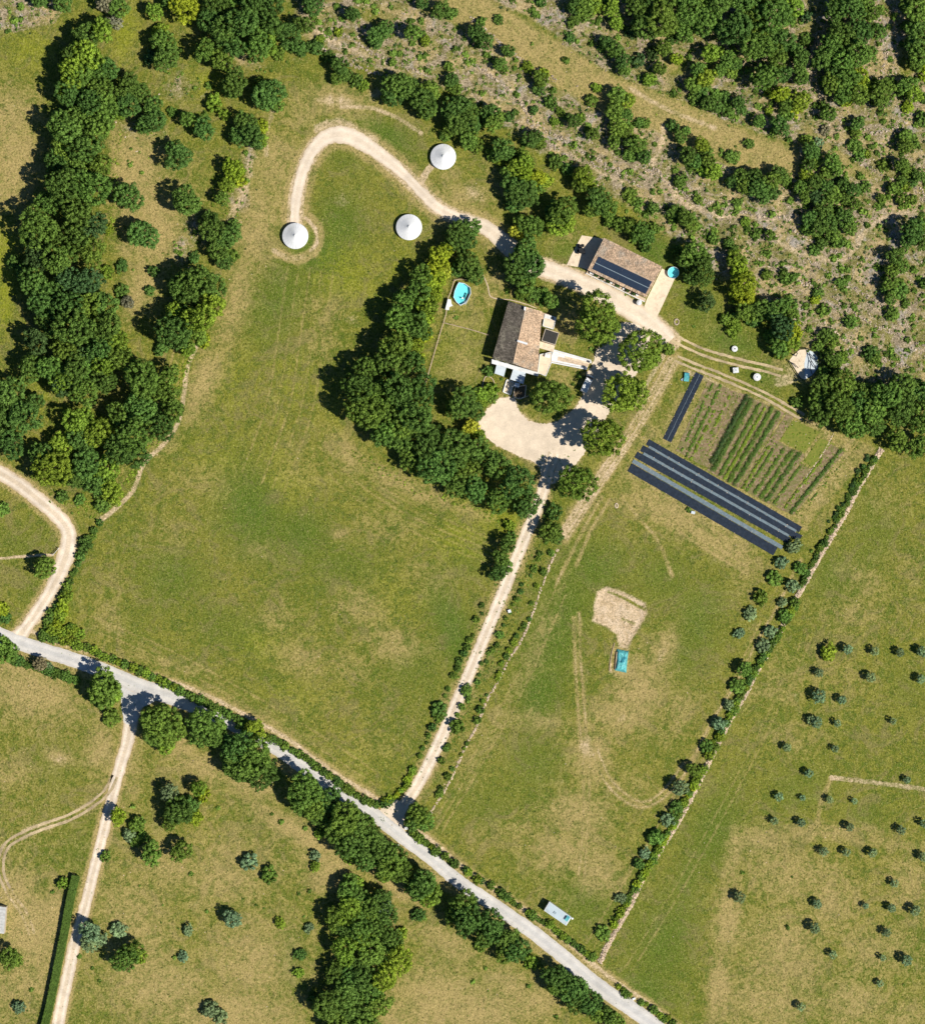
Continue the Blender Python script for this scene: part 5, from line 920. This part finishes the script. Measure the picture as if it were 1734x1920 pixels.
mb = MB(); mb.tube([P3(*mL, zr + .05), P3(*mR, zr + .05)], .15, 8); part('ridge_tiles', mb, M['tile_pale'], barn)
mb = MB()
for a, b, c in ((B['BL'], B['TL'], mL), (B['BR'], B['TR'], mR)):
    f = lambda q: (cx + (q[0]-cx)*.965, cy + (q[1]-cy)*.955); mb.add([P3(*f(a), zb), P3(*f(b), zb), P3(*f(c), zr - .12)], [(0, 1, 2)])
part('gable', mb, M['creamwall'], barn)
# panels lie on the lower slope
A3, B3, D3 = P3(*B['BL'], zb), P3(*B['BR'], zb), P3(*mL, zr); U, V = (B3 - A3), (D3 - A3); Nn = U.cross(V).normalized(); Nn = Nn if Nn.z > 0 else -Nn
proto = None
for row, (v0, v1) in enumerate(((.165, .535), (.565, .945))):
    for k in range(15):
        u0 = .055 + k*.0607; q = [A3 + U*(u0 + du) + V*vv + Nn*.13 for du, vv in ((.0006, v0), (.0601, v0), (.0601, v1), (.0006, v1))]
        mb = MB(); mb.add(q + [p - Nn*.05 for p in q], [(0, 1, 2, 3), (0, 4, 5, 1), (1, 5, 6, 2), (2, 6, 7, 3), (3, 7, 4, 0)]); o = part('solar_panel', mb, M['panel'], barn)
mb = MB(); q = [A3 + U*u0 + V*vv + Nn*.165 for u0, vv in ((.055, .533), (.965, .533), (.965, .567), (.055, .567))]; mb.add(q + [p - Nn*.06 for p in q], [(0, 1, 2, 3), (0, 4, 5, 1), (1, 5, 6, 2), (2, 6, 7, 3), (3, 7, 4, 0)]); part('mounting_rail', mb, M['metal'], barn)
br = math.atan2(-(B['BR'][1]-B['BL'][1]), B['BR'][0]-B['BL'][0])
# terrace along the barn front with pots
mb = MB(); tq = [(1101,507.5),(1210.5,560),(1208,566.5),(1098,513)]; root = thing('terrace', 'narrow pale stone terrace running along the barn front', 'terrace', PX(1100, 508)); mb.prism([PX(x, y, .4)[:2] for x, y in tq], -.05, .35); part('floor', mb, M['stone'], root)
mb = MB(); mb.prism([PX(x, y, .6)[:2] for x, y in ((1098.5,511.8),(1208.5,565.3),(1208,566.5),(1098,513))], -.05, .62); part('parapet', mb, M['white'], root)
def pot(label, x, y, r, z0, mat, tone=None):
    root = thing('plant_pot', label, 'plant pot', PX(x, y, z0), 'pots on the barn terrace'); mb = MB(); mb.cyl((*PX(x, y)[:2], z0), r*.7, r, r*1.5, 12); part('pot', mb, M[mat], root)
    if tone:
        o = link('plant', BUSH[int(x) % 4], root); o.location = (0, 0, r*1.3); o.scale = (r*1.15,)*3; colour(o, tone)
pots = [(1107.5,512,'white'),(1112,514,'white'),(1117,516,'dark'),(1122,519,'stone'),(1128,521.5,'dark'),(1134,525,'stone'),(1139,527.5,'dark'),(1145.5,530,'white'),(1151,533,'stone'),(1157,535.5,'dark'),(1163,538.5,'stone'),(1169,541.5,'white'),(1175,544.5,'dark'),(1181,547,'stone'),(1187,550.5,'dark'),(1194,553.5,'white')]
cnt = {}
for i, (x, y, m_) in enumerate(pots):
    cnt[m_] = cnt.get(m_, 0) + 1; pot(f'{dict(white="white", dark="dark", stone="tan stone")[m_]} pot on the barn terrace, {ordn(cnt[m_]-1)} of its colour from the left', x, y, .42, .35, m_, 'k' if m_ == 'dark' else None)
tk = thing('water_tank', 'white water tank standing below the barn lower corner', 'tank', PX(1198, 567)); mb = MB(); mb.cyl((*PX(1198,567,1.6)[:2], -.03), .75, .75, 1.5, 20); part('body', mb, M['white'], tk); mb = MB(); mb.cyl((*PX(1198,567,1.7)[:2], 1.47), .76, .3, .25, 20); part('lid', mb, M['white'], tk)
# tall thin-crowned plant and parasol-like dark thing on the west pad
trr = thing('tractor', 'dark tractor parked on the cream pad west of the barn', 'tractor', PX(1089, 467))
p = PX(1089, 467, 1); mb = MB(); mb.box((p[0], p[1], .5), .8, 2.4, .7, .2); part('body', mb, M['dark'], trr); mb = MB(); mb.box((p[0], p[1] - .4, 1.2), 1.2, 1.1, 1.0, .2); part('cab', mb, M['dark'], trr)
for i, (dx, dy, r_) in enumerate(((-.85, -.7, .65), (.85, -.7, .65), (-.7, 1.0, .4), (.7, 1.0, .4))):
    mb = MB(); mb.tube([(p[0]+dx-.2, p[1]+dy, r_), (p[0]+dx+.2, p[1]+dy, r_)], r_, 14); part('wheel', mb, M['dark'], trr)
# --- three round tents
def yurt(label, x, y, rpx, hatch):
    R = rpx*S; root = thing('round_tent', label, 'tent', PX(x, y), 'round white tents'); hw = 1.35; ha = hw + R*.56; N_ = 24; l = root.location
    p = PX(x, y, hw); mb = MB(); mb.cyl((p[0], p[1], -.05), R*.94, R*.94, hw + .05, 48); part('wall', mb, M['canvas'], root)
    for k in range(N_):        # roof of canvas gores, the seams a little sunk
        a0, a1 = 2*math.pi*k/N_, 2*math.pi*(k+1)/N_; mb = MB(); n = 5; vs = []; rt = .05
        for f in (0, .35, .7, 1.0):
            rr = rt + (R - rt)*f; z = ha + (hw - ha)*f + (.10*math.sin(math.pi*f)*-1)
            for j in range(n):
                a = a0 + (a1 - a0)*j/(n-1); sag = -.02*math.cos(math.pi*(j/(n-1)*2-1))**2*0 + (.025*math.sin(math.pi*j/(n-1)))
                vs.append((p[0] + rr*math.cos(a), p[1] + rr*math.sin(a), z + sag*f))
        fs = [(i*n+j, (i+1)*n+j, (i+1)*n+j+1, i*n+j+1) for i in range(3) for j in range(n-1)]
        m0 = len(vs); vs += [(v_[0], v_[1], v_[2] - .16) for v_ in vs[15:20]]; fs += [(15+j, m0+j, m0+j+1, 15+j+1) for j in range(n-1)]
        mb.add(vs, fs); part('roof_gore', mb, M['canvas'], root)
    mb = MB(); mb.cyl((p[0], p[1], ha - .12), .42, .12, .28, 16); part('crown_cap', mb, M['white'], root)
    mb = MB(); a = math.radians(hatch); mb.box((p[0] + math.cos(a)*R*.95, p[1] + math.sin(a)*R*.95, 0), .08, .9, 1.3, a); dd = part('door', mb, M['timber'], root)
    mb = MB(); mb.box((p[0] + math.cos(a)*(R*.95+.06), p[1] + math.sin(a)*(R*.95+.06), .6), .06, .08, .14, a); subpart('handle', mb, M['metal'], dd)
yurt('white round tent at the end of the looping gravel track', 554, 442.5, 24.3, 80)
yurt('white round tent on the grass inside the track loop', 767, 426, 24.3, 50)
yurt('white round tent above the gravel track', 831, 294, 24.0, 235)

# --- pools
def pool(label, pts, wt, water_z=.95, wall_z=1.15):
    root = thing('swimming_pool', label, 'pool', PX(*pts[0])); pl = [PX(x, y, wall_z)[:2] for x, y in pts]; cx, cy = sum(p[0] for p in pl)/len(pl), sum(p[1] for p in pl)/len(pl)
    sh = lambda k: [(cx + (x-cx)*k, cy + (y-cy)*k) for x, y in pl]; n = len(pl); a = wt
    mb = MB(); o, i = sh(1), sh(1 - a); vs = [(*p, -.05) for p in o] + [(*p, wall_z) for p in o] + [(*p, wall_z) for p in i] + [(*p, .05) for p in i]
    mb.add(vs, [(r*n+k, r*n+(k+1) % n, (r+1)*n+(k+1) % n, (r+1)*n+k) for r in range(3) for k in range(n)]); fixn(part('wall', mb, M['poolwall'], root))
    mb = MB(); mb.prism(i, -.04, .10); part('liner', mb, M['liner'], root)
    mb = MB(); q = sh(1 - a - .004); m_ = 14; vs = [(cx, cy, water_z)] + [(x, y, water_z) for x, y in q]; mb.add(vs, [(0, 1+k, 1+(k+1) % n) for k in range(n)]); o_ = part('water', mb, M['water'], root)
    return root
pool('eight-sided above ground pool with turquoise water by the lawn', [(860,529),(871,531),(882,539),(883,550),(875,567),(863,573),(855,566),(850,557),(852,546),(856,536)], .055)
small_box('ladder_float', 'small white float on the eight-sided pool', 'float', 867.5, 559, .5, .4, .22, .2, 'white', .95)
small_box('floating_cover', 'rolled dark cover lying at the pool right edge', 'cover', 876, 556, .5, 1.6, .16, -.35, 'dark', 1.12)
ld = thing('pool_ladder', 'thin white ladder over the eight-sided pool rim', 'ladder', PX(873,566.5,0))
for dx in (0, 2.6): mb = MB(); mb.tube([P3(872+dx,571,0), P3(871.5+dx,567.5,1.5), P3(870.5+dx,564,1.5), P3(870+dx,562.5,.9)], .04, 5); part('rail', mb, M['white'], ld)
for z_ in (.35, .7, 1.05): mb = MB(); mb.tube([P3(872,570.5-z_,z_), P3(874.6,570.5-z_,z_)], .03, 5); part('rung', mb, M['white'], ld)
pool('round above ground pool with light blue water beside the barn', [(1262 + 11*math.cos(k*math.pi/14), 511 + 11*math.sin(k*math.pi/14)) for k in range(28)], .05)
r_ = thing('pool_shed', 'white pool cabin with a small step beside the pool', 'shed', PX(840, 571)); mb = MB(); mb.prism([PX(x, y, 1.5)[:2] for x, y in ((840,561),(845,562),(846,569),(849,573),(842.5,575),(841.5,581),(835,580))], -.05, 1.5); part('body', mb, M['white'], r_)
mb = MB(); mb.prism([PX(x, y, 1.6)[:2] for x, y in ((839.5,560.5),(845.5,561.5),(846.5,569),(841.5,574.5),(842,581.5),(834.5,580.5))], 1.5, 1.62); part('roof', mb, M['white'], r_)

# --- the turquoise tarpaulin over a heap
root = thing('tarpaulin_heap', 'heap of hay under a crumpled turquoise tarpaulin', 'tarpaulin', PX(1163, 1238))
mb = MB(); G = 16; H_ = 26; vs = []
rr_ = np.random.default_rng(3)
for j in range(H_ + 1):
    for i in range(G + 1):
        u, v_ = i/G, j/H_; xl, xr = 1156.5 + (1151.5-1156.5)*v_, 1178 + (1174-1178)*v_; yl, yr = 1217 + 40*v_, 1221 + 41*v_
        x = xl + (xr-xl)*u; y = yl + (yr-yl)*u + (6*(u-.4) if v_ > .9 and False else 0)
        e = min(u, 1-u, v_*1.6, (1-v_)*1.6)*2.2; h = 1.0*min(1, e*2.2)**.6
        h = h*(1.0 + .10*math.sin(v_*9 + u*4) + .06*math.sin(u*17 + v_*6)) + rr_.normal()*.03
        if .3 < u < .45 and .2 < v_ < .55: h -= .22
        p = PX(x, y, .8); vs.append((p[0], p[1], max(.0, h)))
mb.add(vs, [(j*(G+1)+i, (j+1)*(G+1)+i, (j+1)*(G+1)+i+1, j*(G+1)+i+1) for j in range(H_) for i in range(G)]); fixn(part('sheet', mb, M['turq'], root))
mb = MB(); mb.prism([PX(x, y)[:2] for x, y in ((1155,1222),(1174,1226),(1171,1258),(1152,1254))], -.4, .5); part('hay', mb, M['timber'], root)
low_edge('tan timber edging beside the turquoise tarpaulin', [(1152,1205),(1147,1222),(1144,1240),(1142,1258)], .7, .25, 'timber')
# --- mobile home
q = [(1030,1691),(1071,1720),(1061,1735.5),(1020,1707.5)]; root = thing('mobile_home', 'pale grey-blue mobile home standing in the pasture corner', 'caravan', PX(1045, 1713)); pl = [PX(x, y, 2.6)[:2] for x, y in q]
mb = MB(); mb.prism(pl, .3, 2.5); part('body', mb, M['white'], root); cx, cy = sum(p[0] for p in pl)/4, sum(p[1] for p in pl)/4
sh = lambda k: [(cx + (x-cx)*k, cy + (y-cy)*k) for x, y in pl]
mb = MB(); mb.prism(sh(1.01), 2.5, 2.62); part('roof_rim', mb, M['white'], root); mb = MB(); mb.prism(sh(.955), 2.62, 2.67); part('roof', mb, M['caravan'], root)
cr = math.atan2(-(1720-1691), 1071-1030); mb = MB(); mb.box((*PX(1040,1711.5,2.7)[:2], 2.665), .75, .65, .16, cr); part('roof_vent', mb, M['metal'], root)
mb = MB(); mb.box((*PX(1063,1722,2.8)[:2], 2.665), 1.1, 1.6, .05, cr); part('patch_sheet', mb, M['turq'], root)
mb = MB(); mb.box((*PX(1059.5,1720,2.8)[:2], 2.715), .5, 1.2, .07, cr); part('roof_hatch', mb, M['panel'], root)
for f in (.25, .6):
    for sgn in (-1, 1):
        mb = MB(); c_ = Vector((cx, cy)) + Vector((math.cos(cr), math.sin(cr)))*(f-.45)*6 + Vector((-math.sin(cr), math.cos(cr)))*1.2*sgn; n = Vector((-math.sin(cr), math.cos(cr), 0))*.1
        mb.tube([Vector((c_.x, c_.y, .3)) - n, Vector((c_.x, c_.y, .3)) + n], .3, 12); part('wheel', mb, M['dark'], root)
    window(root, (*(Vector((cx, cy)) + Vector((math.cos(cr), math.sin(cr)))*(f-.45)*5 + Vector((math.sin(cr), -math.cos(cr)))*1.42), 1.2), 1.2, .8, cr)
small_box('gas_bottle_box', 'white box at the end of the mobile home', 'box', 1073, 1722.5, .4, .5, 1.0, cr, 'white')
# --- tanks and small things by the east track
for lab, x, y, r_, hh, sq in (('small white round tank with dark hatch above the east track', 1377, 654, 5.6, .9, 0), ('white square-shouldered tank between the two tracks', 1379, 694, 5.8, 1.2, 1), ('largest white round tank beside a dark bush', 1419, 707, 7.0, 1.3, 0)):
    root = thing('water_tank', lab, 'tank', PX(x, y)); p = PX(x, y, hh); mb = MB()
    if sq: mb.box((p[0], p[1], -.04), r_*2*S*.9, r_*2*S*.85, hh, .1)
    else: mb.cyl((p[0], p[1], -.04), r_*S, r_*S, hh, 22)
    part('body', mb, M['white'], root); mb = MB(); mb.cyl((p[0], p[1], hh - .04), r_*S*.8, r_*S*.7, .12, 20); part('lid', mb, M['canvas'], root)
    mb = MB(); mb.cyl((p[0], p[1], hh + .07), .2, .2, .08, 10); part('hatch', mb, M['metal' if sq or r_ > 6 else 'dark'], root)
cluster('touching the largest white tank', [(1427,716,5,'d')])
def ring(label, x, y, ra, rb, h=.35):
    root = thing('stone_ring', label, 'stone ring', PX(x, y)); n = 14
    for k in range(n):
        a = 2*math.pi*k/n; p = PX(x + ra*math.cos(a), y + rb*math.sin(a)); mb = MB(); mb.rock((p[0], p[1], .0), .28, h/.28*.9, .6); part('stone', mb, M['wreath'], root)
ring('oval ring of pale stones on the grass by the drive', 1268, 603.5, 4, 5.2); ring('tiny ring of pale stones at the top of the pasture', 1155.5, 948, 2.6, 4, .2)
bb = small_box('crate', 'pale crate beside a dark bush under the black sheets', 'crate', 1299, 961, 1.0, .7, .9, -.2, 'bluewhite'); cluster('beside the pale crate in the pasture', [(1290,956,6,'k')])
root = thing('hand_cart', 'small turquoise covered cart beside the single black sheet', 'cart', PX(1286, 707)); mb = MB(); mb.box((*PX(1287,707,.7)[:2], .3), 1.4, 2.4, .45, -.1); part('tub', mb, M['turq'], root)
mb = MB(); mb.box((*PX(1279,711.5,.5)[:2], .25), .8, .6, .12, .6); part('handle', mb, M['metal'], root)
for d in (-.75, .75): mb = MB(); mb.tube([(PX(1287,707)[0]+d-.08, PX(1287,707)[1], .3), (PX(1287,707)[0]+d+.08, PX(1287,707)[1], .3)], .3, 12); part('wheel', mb, M['dark'], root)
small_box('letter_box', 'white letter box at the driveway mouth', 'letter box', 761.5, 1553, .8, .7, 1.1, .2, 'white')
small_box('junction_box', 'white cabinet on the bank beside the driveway', 'cabinet', 955, 1146, .8, .8, .8, .3, 'white')
small_box('junction_box', 'white block in the hedge end by the driveway mouth', 'cabinet', 731, 1510, .5, .5, .6, .3, 'white')
r_ = thing('field_gate', 'white metal gate beside the farm road', 'gate', PX(106, 1033))
for k in range(4): mb = MB(); mb.tube([P3(111,1028,.3 + k*.3), P3(100,1040,.3 + k*.3)], .05, 6); part('bar', mb, M['white'], r_)
for x, y in ((111,1028),(100,1040)): mb = MB(); mb.cyl((*PX(x, y)[:2], -.05), .09, .09, 1.4, 8); part('post', mb, M['white'], r_)
M['shed_roof'] = simple('shed_roof', (.55, .54, .50), .7, .12, 1.2, stain=(.46, .44, .40))
r_ = thing('shed', 'pale grey metal shed roof at the left photo edge', 'shed', PX(0, 1725)); qq = [(-30,1696),(12,1701),(8,1751),(-34,1746)]
mb = MB(); mb.prism([PX(x, y, 2.4)[:2] for x, y in qq], -.05, 2.3); part('wall', mb, M['creamwall'], r_)
for k in range(9):
    f0, f1 = k/9, (k+.97)/9; mb = MB(); a, b = qq[0], qq[3]; c, d = qq[1], qq[2]; L_ = lambda p, q, f: (p[0]+(q[0]-p[0])*f, p[1]+(q[1]-p[1])*f)
    mb.prism([PX(*L_(a, b, f0), 2.4)[:2], PX(*L_(c, d, f0), 2.4)[:2], PX(*L_(c, d, f1), 2.4)[:2], PX(*L_(a, b, f1), 2.4)[:2]], 2.3, 2.42 + .015*(k % 2)); part('roof_panel', mb, M['shed_roof'], r_)
for lab, x, y in (('white object half hidden in the roadside trees', 745, 1585), ('white board on the road verge at lower right', 1188, 1873)): small_box('board', lab, 'board', x, y, .9, .5, .5, .5, 'white')

# --- fences
def fence(label, pts, h=1.0, rail='timber'):
    root = thing('garden_fence', label, 'fence', PX(*pts[0])); sl = smooth_line(pts, 16)
    for x, y in sl: mb = MB(); mb.cyl((*PX(x, y)[:2], -.05), .07, .06, h + .05, 6); part('post', mb, M[rail], root)
    for p, q in zip(sl[:-1], sl[1:]):
        for z in (.45, .9): 
            mb = MB(); mb.tube([P3(*p, z*h), P3(*q, z*h)], .045, 5); part('rail', mb, M[rail], root)
    mb = MB()
    for p, q in zip(sl[:-1], sl[1:]):
        a, b = P3(*p, 0), P3(*q, 0); d = (b-a).normalized(); n = Vector((-d.y, d.x, 0))*.12; mb.add([a-n+Vector((0,0,.0)), b-n, b+n, a+n, a-n+Vector((0,0,.07)), b-n+Vector((0,0,.07)), b+n+Vector((0,0,.07)), a+n+Vector((0,0,.07))], [(4,5,6,7),(0,1,5,4),(2,3,7,6)])
    part('footing', mb, M['stone'], root)
fence('thin timber fence along the lawn west side', [(852,524),(845,548),(840,560),(836,590),(826,622),(812,670),(798,719)])
fence('timber fence crossing the lawn below the pool', [(832,605),(860,612),(890,620),(915,628)], .8)
fence('thin timber fence behind the pool', [(850,527),(862,523),(885,527)], .9)

# --- the stone patio under shade cloth
root = thing('stone_patio', 'cream stone patio with dark crossing poles in a hollow', 'patio', PX(1505, 680))
pat = [(1479,676),(1486,666),(1492,662),(1497,656),(1513,655),(1524,660),(1535,674),(1532,690),(1522,703),(1508,712),(1500,708),(1490,692)]
rr0 = random.Random(4); cen = (1507, 682)
for k in range(len(pat)):
    a, b = pat[k], pat[(k+1) % len(pat)]; m1 = ((a[0]+cen[0])/2, (a[1]+cen[1])/2); m2 = ((b[0]+cen[0])/2, (b[1]+cen[1])/2)
    for quad in ((a, b, m2, m1), (m1, m2, cen)):
        c_ = (sum(p[0] for p in quad)/len(quad), sum(p[1] for p in quad)/len(quad)); mb = MB()
        mb.prism([PX(c_[0] + (x-c_[0])*.985, c_[1] + (y-c_[1])*.985)[:2] for x, y in quad], -.06, .06 + rr0.uniform(0, .05)); part('flagstone', mb, M['cream' if k in (0,1,2,3,9,10,11) else 'bluewhite'], root)
for pts in ([(1477,675),(1482,680),(1490,694),(1500,710)], [(1514,654),(1517,665),(1520,676),(1529,690)], [(1516,662),(1525,672),(1535,680)], [(1486,664),(1492,668),(1494,662)], [(1479,678),(1488,682),(1496,690)], [(1520,676),(1518,690),(1522,702)], [(1492,660),(1500,654),(1514,653)]):
    mb = MB(); mb.tube([P3(x, y, .9) for x, y in pts], .11, 6); part('pole', mb, M['dark'], root)
for x, y in ((1477,675),(1500,710),(1514,654),(1535,680),(1529,690),(1486,664),(1494,662)): mb = MB(); mb.cyl((*PX(x, y)[:2], -.04), .09, .09, .95, 6); part('post', mb, M['dark'], root)

# ------------------------------------------------------------------ kitchen garden
def quad_at(a, b, w_):
    dx, dy = b[0]-a[0], b[1]-a[1]; l_ = math.hypot(dx, dy); nx_, ny_ = dy/l_*w_/2, -dx/l_*w_/2
    return [(a[0]+nx_, a[1]+ny_), (b[0]+nx_, b[1]+ny_), (b[0]-nx_, b[1]-ny_), (a[0]-nx_, a[1]-ny_)]
def sheet(name, label, a, b, w_, z, mat, seed=0, crease=0):
    root = thing(name, label, 'ground sheet', PX(*a)); n = 60; r = random.Random(seed); qa = quad_at(a, b, w_); vs = []; m = 6
    for i in range(n + 1):
        f = i/n; j0, j1 = r.uniform(-.5, .5), r.uniform(-.5, .5)
        for k in range(m + 1):
            g = k/m; x = (qa[0][0]*(1-g) + qa[3][0]*g)*(1-f) + (qa[1][0]*(1-g) + qa[2][0]*g)*f; y = (qa[0][1]*(1-g) + qa[3][1]*g)*(1-f) + (qa[1][1]*(1-g) + qa[2][1]*g)*f
            if k == 0: x += j0
            if k == m: x += j1
            p = PX(x, y); vs.append((p[0], p[1], z + r.uniform(0, .05)))
    mb = MB(); mb.add(vs, [(i*(m+1)+k, i*(m+1)+k+1, (i+1)*(m+1)+k+1, (i+1)*(m+1)+k) for i in range(n) for k in range(m)]); o = part('sheet', mb, M[mat], root)
    if o.data.polygons[0].normal.z < 0: o.data.flip_normals()
    if crease:
        mb = MB(); mb.tube([P3(a[0] + (b[0]-a[0])*f + r.uniform(-.4, .4), a[1] + (b[1]-a[1])*f + r.uniform(-.4, .4), z + .07) for f in [i/14 for i in range(15)]], .035, 4); part('seam', mb, M['metal'], root)
    for i in range(0, n + 1, 4):
        for e in (0, m):
            if r.random() < .5: v_ = vs[i*(m+1)+e]; mb = MB(); mb.rock((v_[0], v_[1], z), r.uniform(.1, .2), .6); part('stone', mb, M['stone'], root)
    return root
sheet('weed_sheet', 'single black weed sheet lying at the left side of the garden', (1311.5,701), (1250,826), 17, .05, 'black_sheet', 1, 1)
sheet('weed_sheet', 'uppermost of the four long black weed sheets', (1213.5,828.5), (1500,993), 12, .07, 'black_sheet', 2)
sheet('weed_sheet', 'second long black weed sheet from the top', (1202.5,840), (1500,1009.5), 12.5, .07, 'black_sheet', 3)
sheet('weed_sheet', 'third long black weed sheet from the top', (1192,852), (1478,1013), 12.5, .07, 'black_sheet', 4)
sheet('weed_sheet', 'lowest of the four long black weed sheets', (1180,876), (1453,1034), 17, .07, 'black_sheet', 5)
sheet('mulch_sheet', 'upper narrow grey mulch strip between the black sheets', (1216,837.5), (1492,996), 4.2, .145, 'grey_sheet', 6)
sheet('mulch_sheet', 'middle narrow grey mulch strip between the black sheets', (1206,850), (1478,1004.5), 4.8, .145, 'grey_sheet', 7)
sheet('mulch_sheet', 'widest grey mulch strip beside the lowest black sheet', (1186,864), (1466,1027), 7.5, .145, 'grey_sheet', 8)
def edge_pt(f, top):
    if top: 
        P_ = [(1325,708),(1400,738),(1480,775),(1560,812),(1640,846)]
    else: P_ = [(1262,846),(1325,882),(1390,918),(1455,955),(1515,985)]
    k = min(int(f*4), 3); t_ = f*4 - k; return (P_[k][0] + (P_[k+1][0]-P_[k][0])*t_, P_[k][1] + (P_[k+1][1]-P_[k][1])*t_)
ROWS = [  # where across, start and end along, width px, height m, tone, fullness, words
 (.045,.05,.96,4,.30,'m',.45,'thin leftmost row of low green plants'),(.09,.02,.98,5,.35,'m',.7,'green row just right of the leftmost row'),(.125,.3,.98,5,.35,'l',.55,'light green patchy row in the left plot'),(.165,.05,.6,4,.28,'l',.4,'short sparse row in the left plot'),
 (.255,.02,.90,7,1.15,'k',1.0,'dense dark row at the left of the tall crops'),(.283,.04,.97,9,.95,'d',1.0,'broad bushy row right of the darkest row'),(.335,.05,.97,6,.6,'m',.92,'green row between the bushy rows'),(.37,.06,.99,5,.5,'l',.85,'lighter row right of the bushy rows'),(.405,.02,.99,7,.75,'m',.92,'broad green row in the middle plot'),(.445,.03,.99,7,.75,'d',.92,'dark green row in the middle plot'),
 (.50,.36,.98,5,.45,'l',.6,'light green row at the start of the right plot'),(.53,.38,.98,5,.45,'m',.7,'patchy row right of the middle plot'),(.58,.38,.98,6,.5,'m',.75,'second clumpy row of the right plot'),(.625,.36,.98,7,.6,'m',.82,'clumpy wide row in the right plot'),(.665,.34,.98,7,.6,'d',.8,'dark clumpy row in the right plot'),(.715,.48,.98,5,.4,'m',.6,'thin patchy row beside the stone edging'),(.79,.30,.95,4,.35,'l',.6,'sparse light row right of the stone edging'),(.845,.12,.97,6,.7,'d',.92,'dark solid row near the right side of the garden'),(.90,.3,.9,3,.25,'m',.3,'rightmost faint row of seedlings')]
r = np.random.default_rng(77)
for f, s0, s1, wd, h, tone, full, lab in ROWS:
    T0, B0 = edge_pt(f, True), edge_pt(f, False); root = thing('crop_row', lab, 'crop row', PX(T0[0] + (B0[0]-T0[0])*s0, T0[1] + (B0[1]-T0[1])*s0), 'vegetable rows'); Lr = root.location
    n = int(190*(s1-s0)); cc = []; aa = []
    gate = r.random(64)
    for k in range(n):
        g = s0 + (s1-s0)*(k + r.random())/n
        if gate[int(g*60)] > full: continue
        x, y = T0[0] + (B0[0]-T0[0])*g + r.normal()*wd*.22, T0[1] + (B0[1]-T0[1])*g + r.normal()*wd*.1; p = PX(x, y); cc.append((p[0]-Lr.x, p[1]-Lr.y, 0)); aa.append(r.random())
    cc = np.array(cc); m = 34; hh = h*r.uniform(.6, 1.2, len(cc)); d = r.normal(size=(len(cc), m, 3)); d[..., 2] = np.abs(d[..., 2]); d /= np.linalg.norm(d, axis=2)[..., None]
    q = cc[:, None] + d*np.stack([np.full(len(cc), wd*S*.62), np.full(len(cc), wd*S*.62), hh], -1)[:, None, :]*r.uniform(.6, 1, (len(cc), m, 1)); nr = d + r.normal(size=d.shape)*.35; nr[..., 2] += .3; nr /= np.linalg.norm(nr, axis=2)[..., None]
    vq, fq, av = leaves(q.reshape(-1, 3), nr.reshape(-1, 3), np.full(len(cc)*m, .11), np.clip(np.repeat(np.array(aa), m)*.6 + r.uniform(0, .3, len(cc)*m), 0, 1))
    o = link('plants', mesh_np('plants', vq, fq, M['leaf'], {'v': av}), root, 'stuff'); o.color = (*TONES[tone], 1)
def gpt(f, g): a, b = edge_pt(f, True), edge_pt(f, False); return (a[0] + (b[0]-a[0])*g, a[1] + (b[1]-a[1])*g)
t = NT('garden_soil'); n1 = t.noise(1.3, 5, .7); n2 = t.noise(5, 3, .6, off=4); rgb = t.mix(t.sstep(n1, .38, .62), (.20, .135, .075), (.36, .26, .155)); rgb = t.mix(t.math('MULTIPLY', t.sstep(t.noise(.6, 6, .75, 1.0, off=8), .44, .58), .85), rgb, (.17, .17, .05)); M['soil'] = t.bsdf(t.mulc(rgb, t.lin(n2, .3, .7, .8, 1.2)), 1, n2, .8, .1)
t = NT('sown_bed'); n1 = t.noise(1.5, 5, .7); M['sown'] = t.bsdf(t.mix(t.sstep(n1, .35, .65), (.15, .19, .028), (.24, .235, .045)), 1, n1, .8, .1)
BEDN = [0]
def bed(f0, f1, g0, g1, mat, z):
    q = [gpt(f0, g0), gpt(f1, g0), gpt(f1, g1), gpt(f0, g1)]; pts = []
    for a, b in zip(q, q[1:] + q[:1]): pts += [(a[0] + (b[0]-a[0])*k/10, a[1] + (b[1]-a[1])*k/10) for k in range(10)]
    patch('garden_soil', pts, z, M[mat], .12, int(f0*100), False)
for f0, f1, g0, g1, mt in ((.012,.20,.03,.98,'soil'),(.205,.245,.02,.97,'soil'),(.25,.475,.02,1.0,'soil'),(.48,.70,.34,.99,'soil'),(.485,.53,.02,.33,'soil'),(.535,.69,.05,.32,'sown'),(.71,.80,.10,.42,'sown'),(.705,.77,.45,.98,'soil'),(.78,.87,.12,.98,'soil')): BEDN[0] += 1; bed(f0, f1, g0, g1, mt, .006 + .004*BEDN[0])
wp = random.Random(21); scatter_stuff('garden_weeds', 'small weeds and seedlings between the garden rows', [gpt(wp.uniform(.01, .92), wp.uniform(.03, .98)) for _ in range(900)], .26, 'l', 12, 21)
mb = MB(); rr1 = random.Random(9)
for k in range(150): x, y = gpt(rr1.uniform(.01, .7), rr1.uniform(.03, .98)); mb.rock((*PX(x, y)[:2], 0), rr1.choice((.08, .12, .22)), .6)
o = mb.build('garden_stones', M['stone'], kind='stuff'); tag(o, 'pale stones picked out on the garden beds', 'rocks')

plant_all()
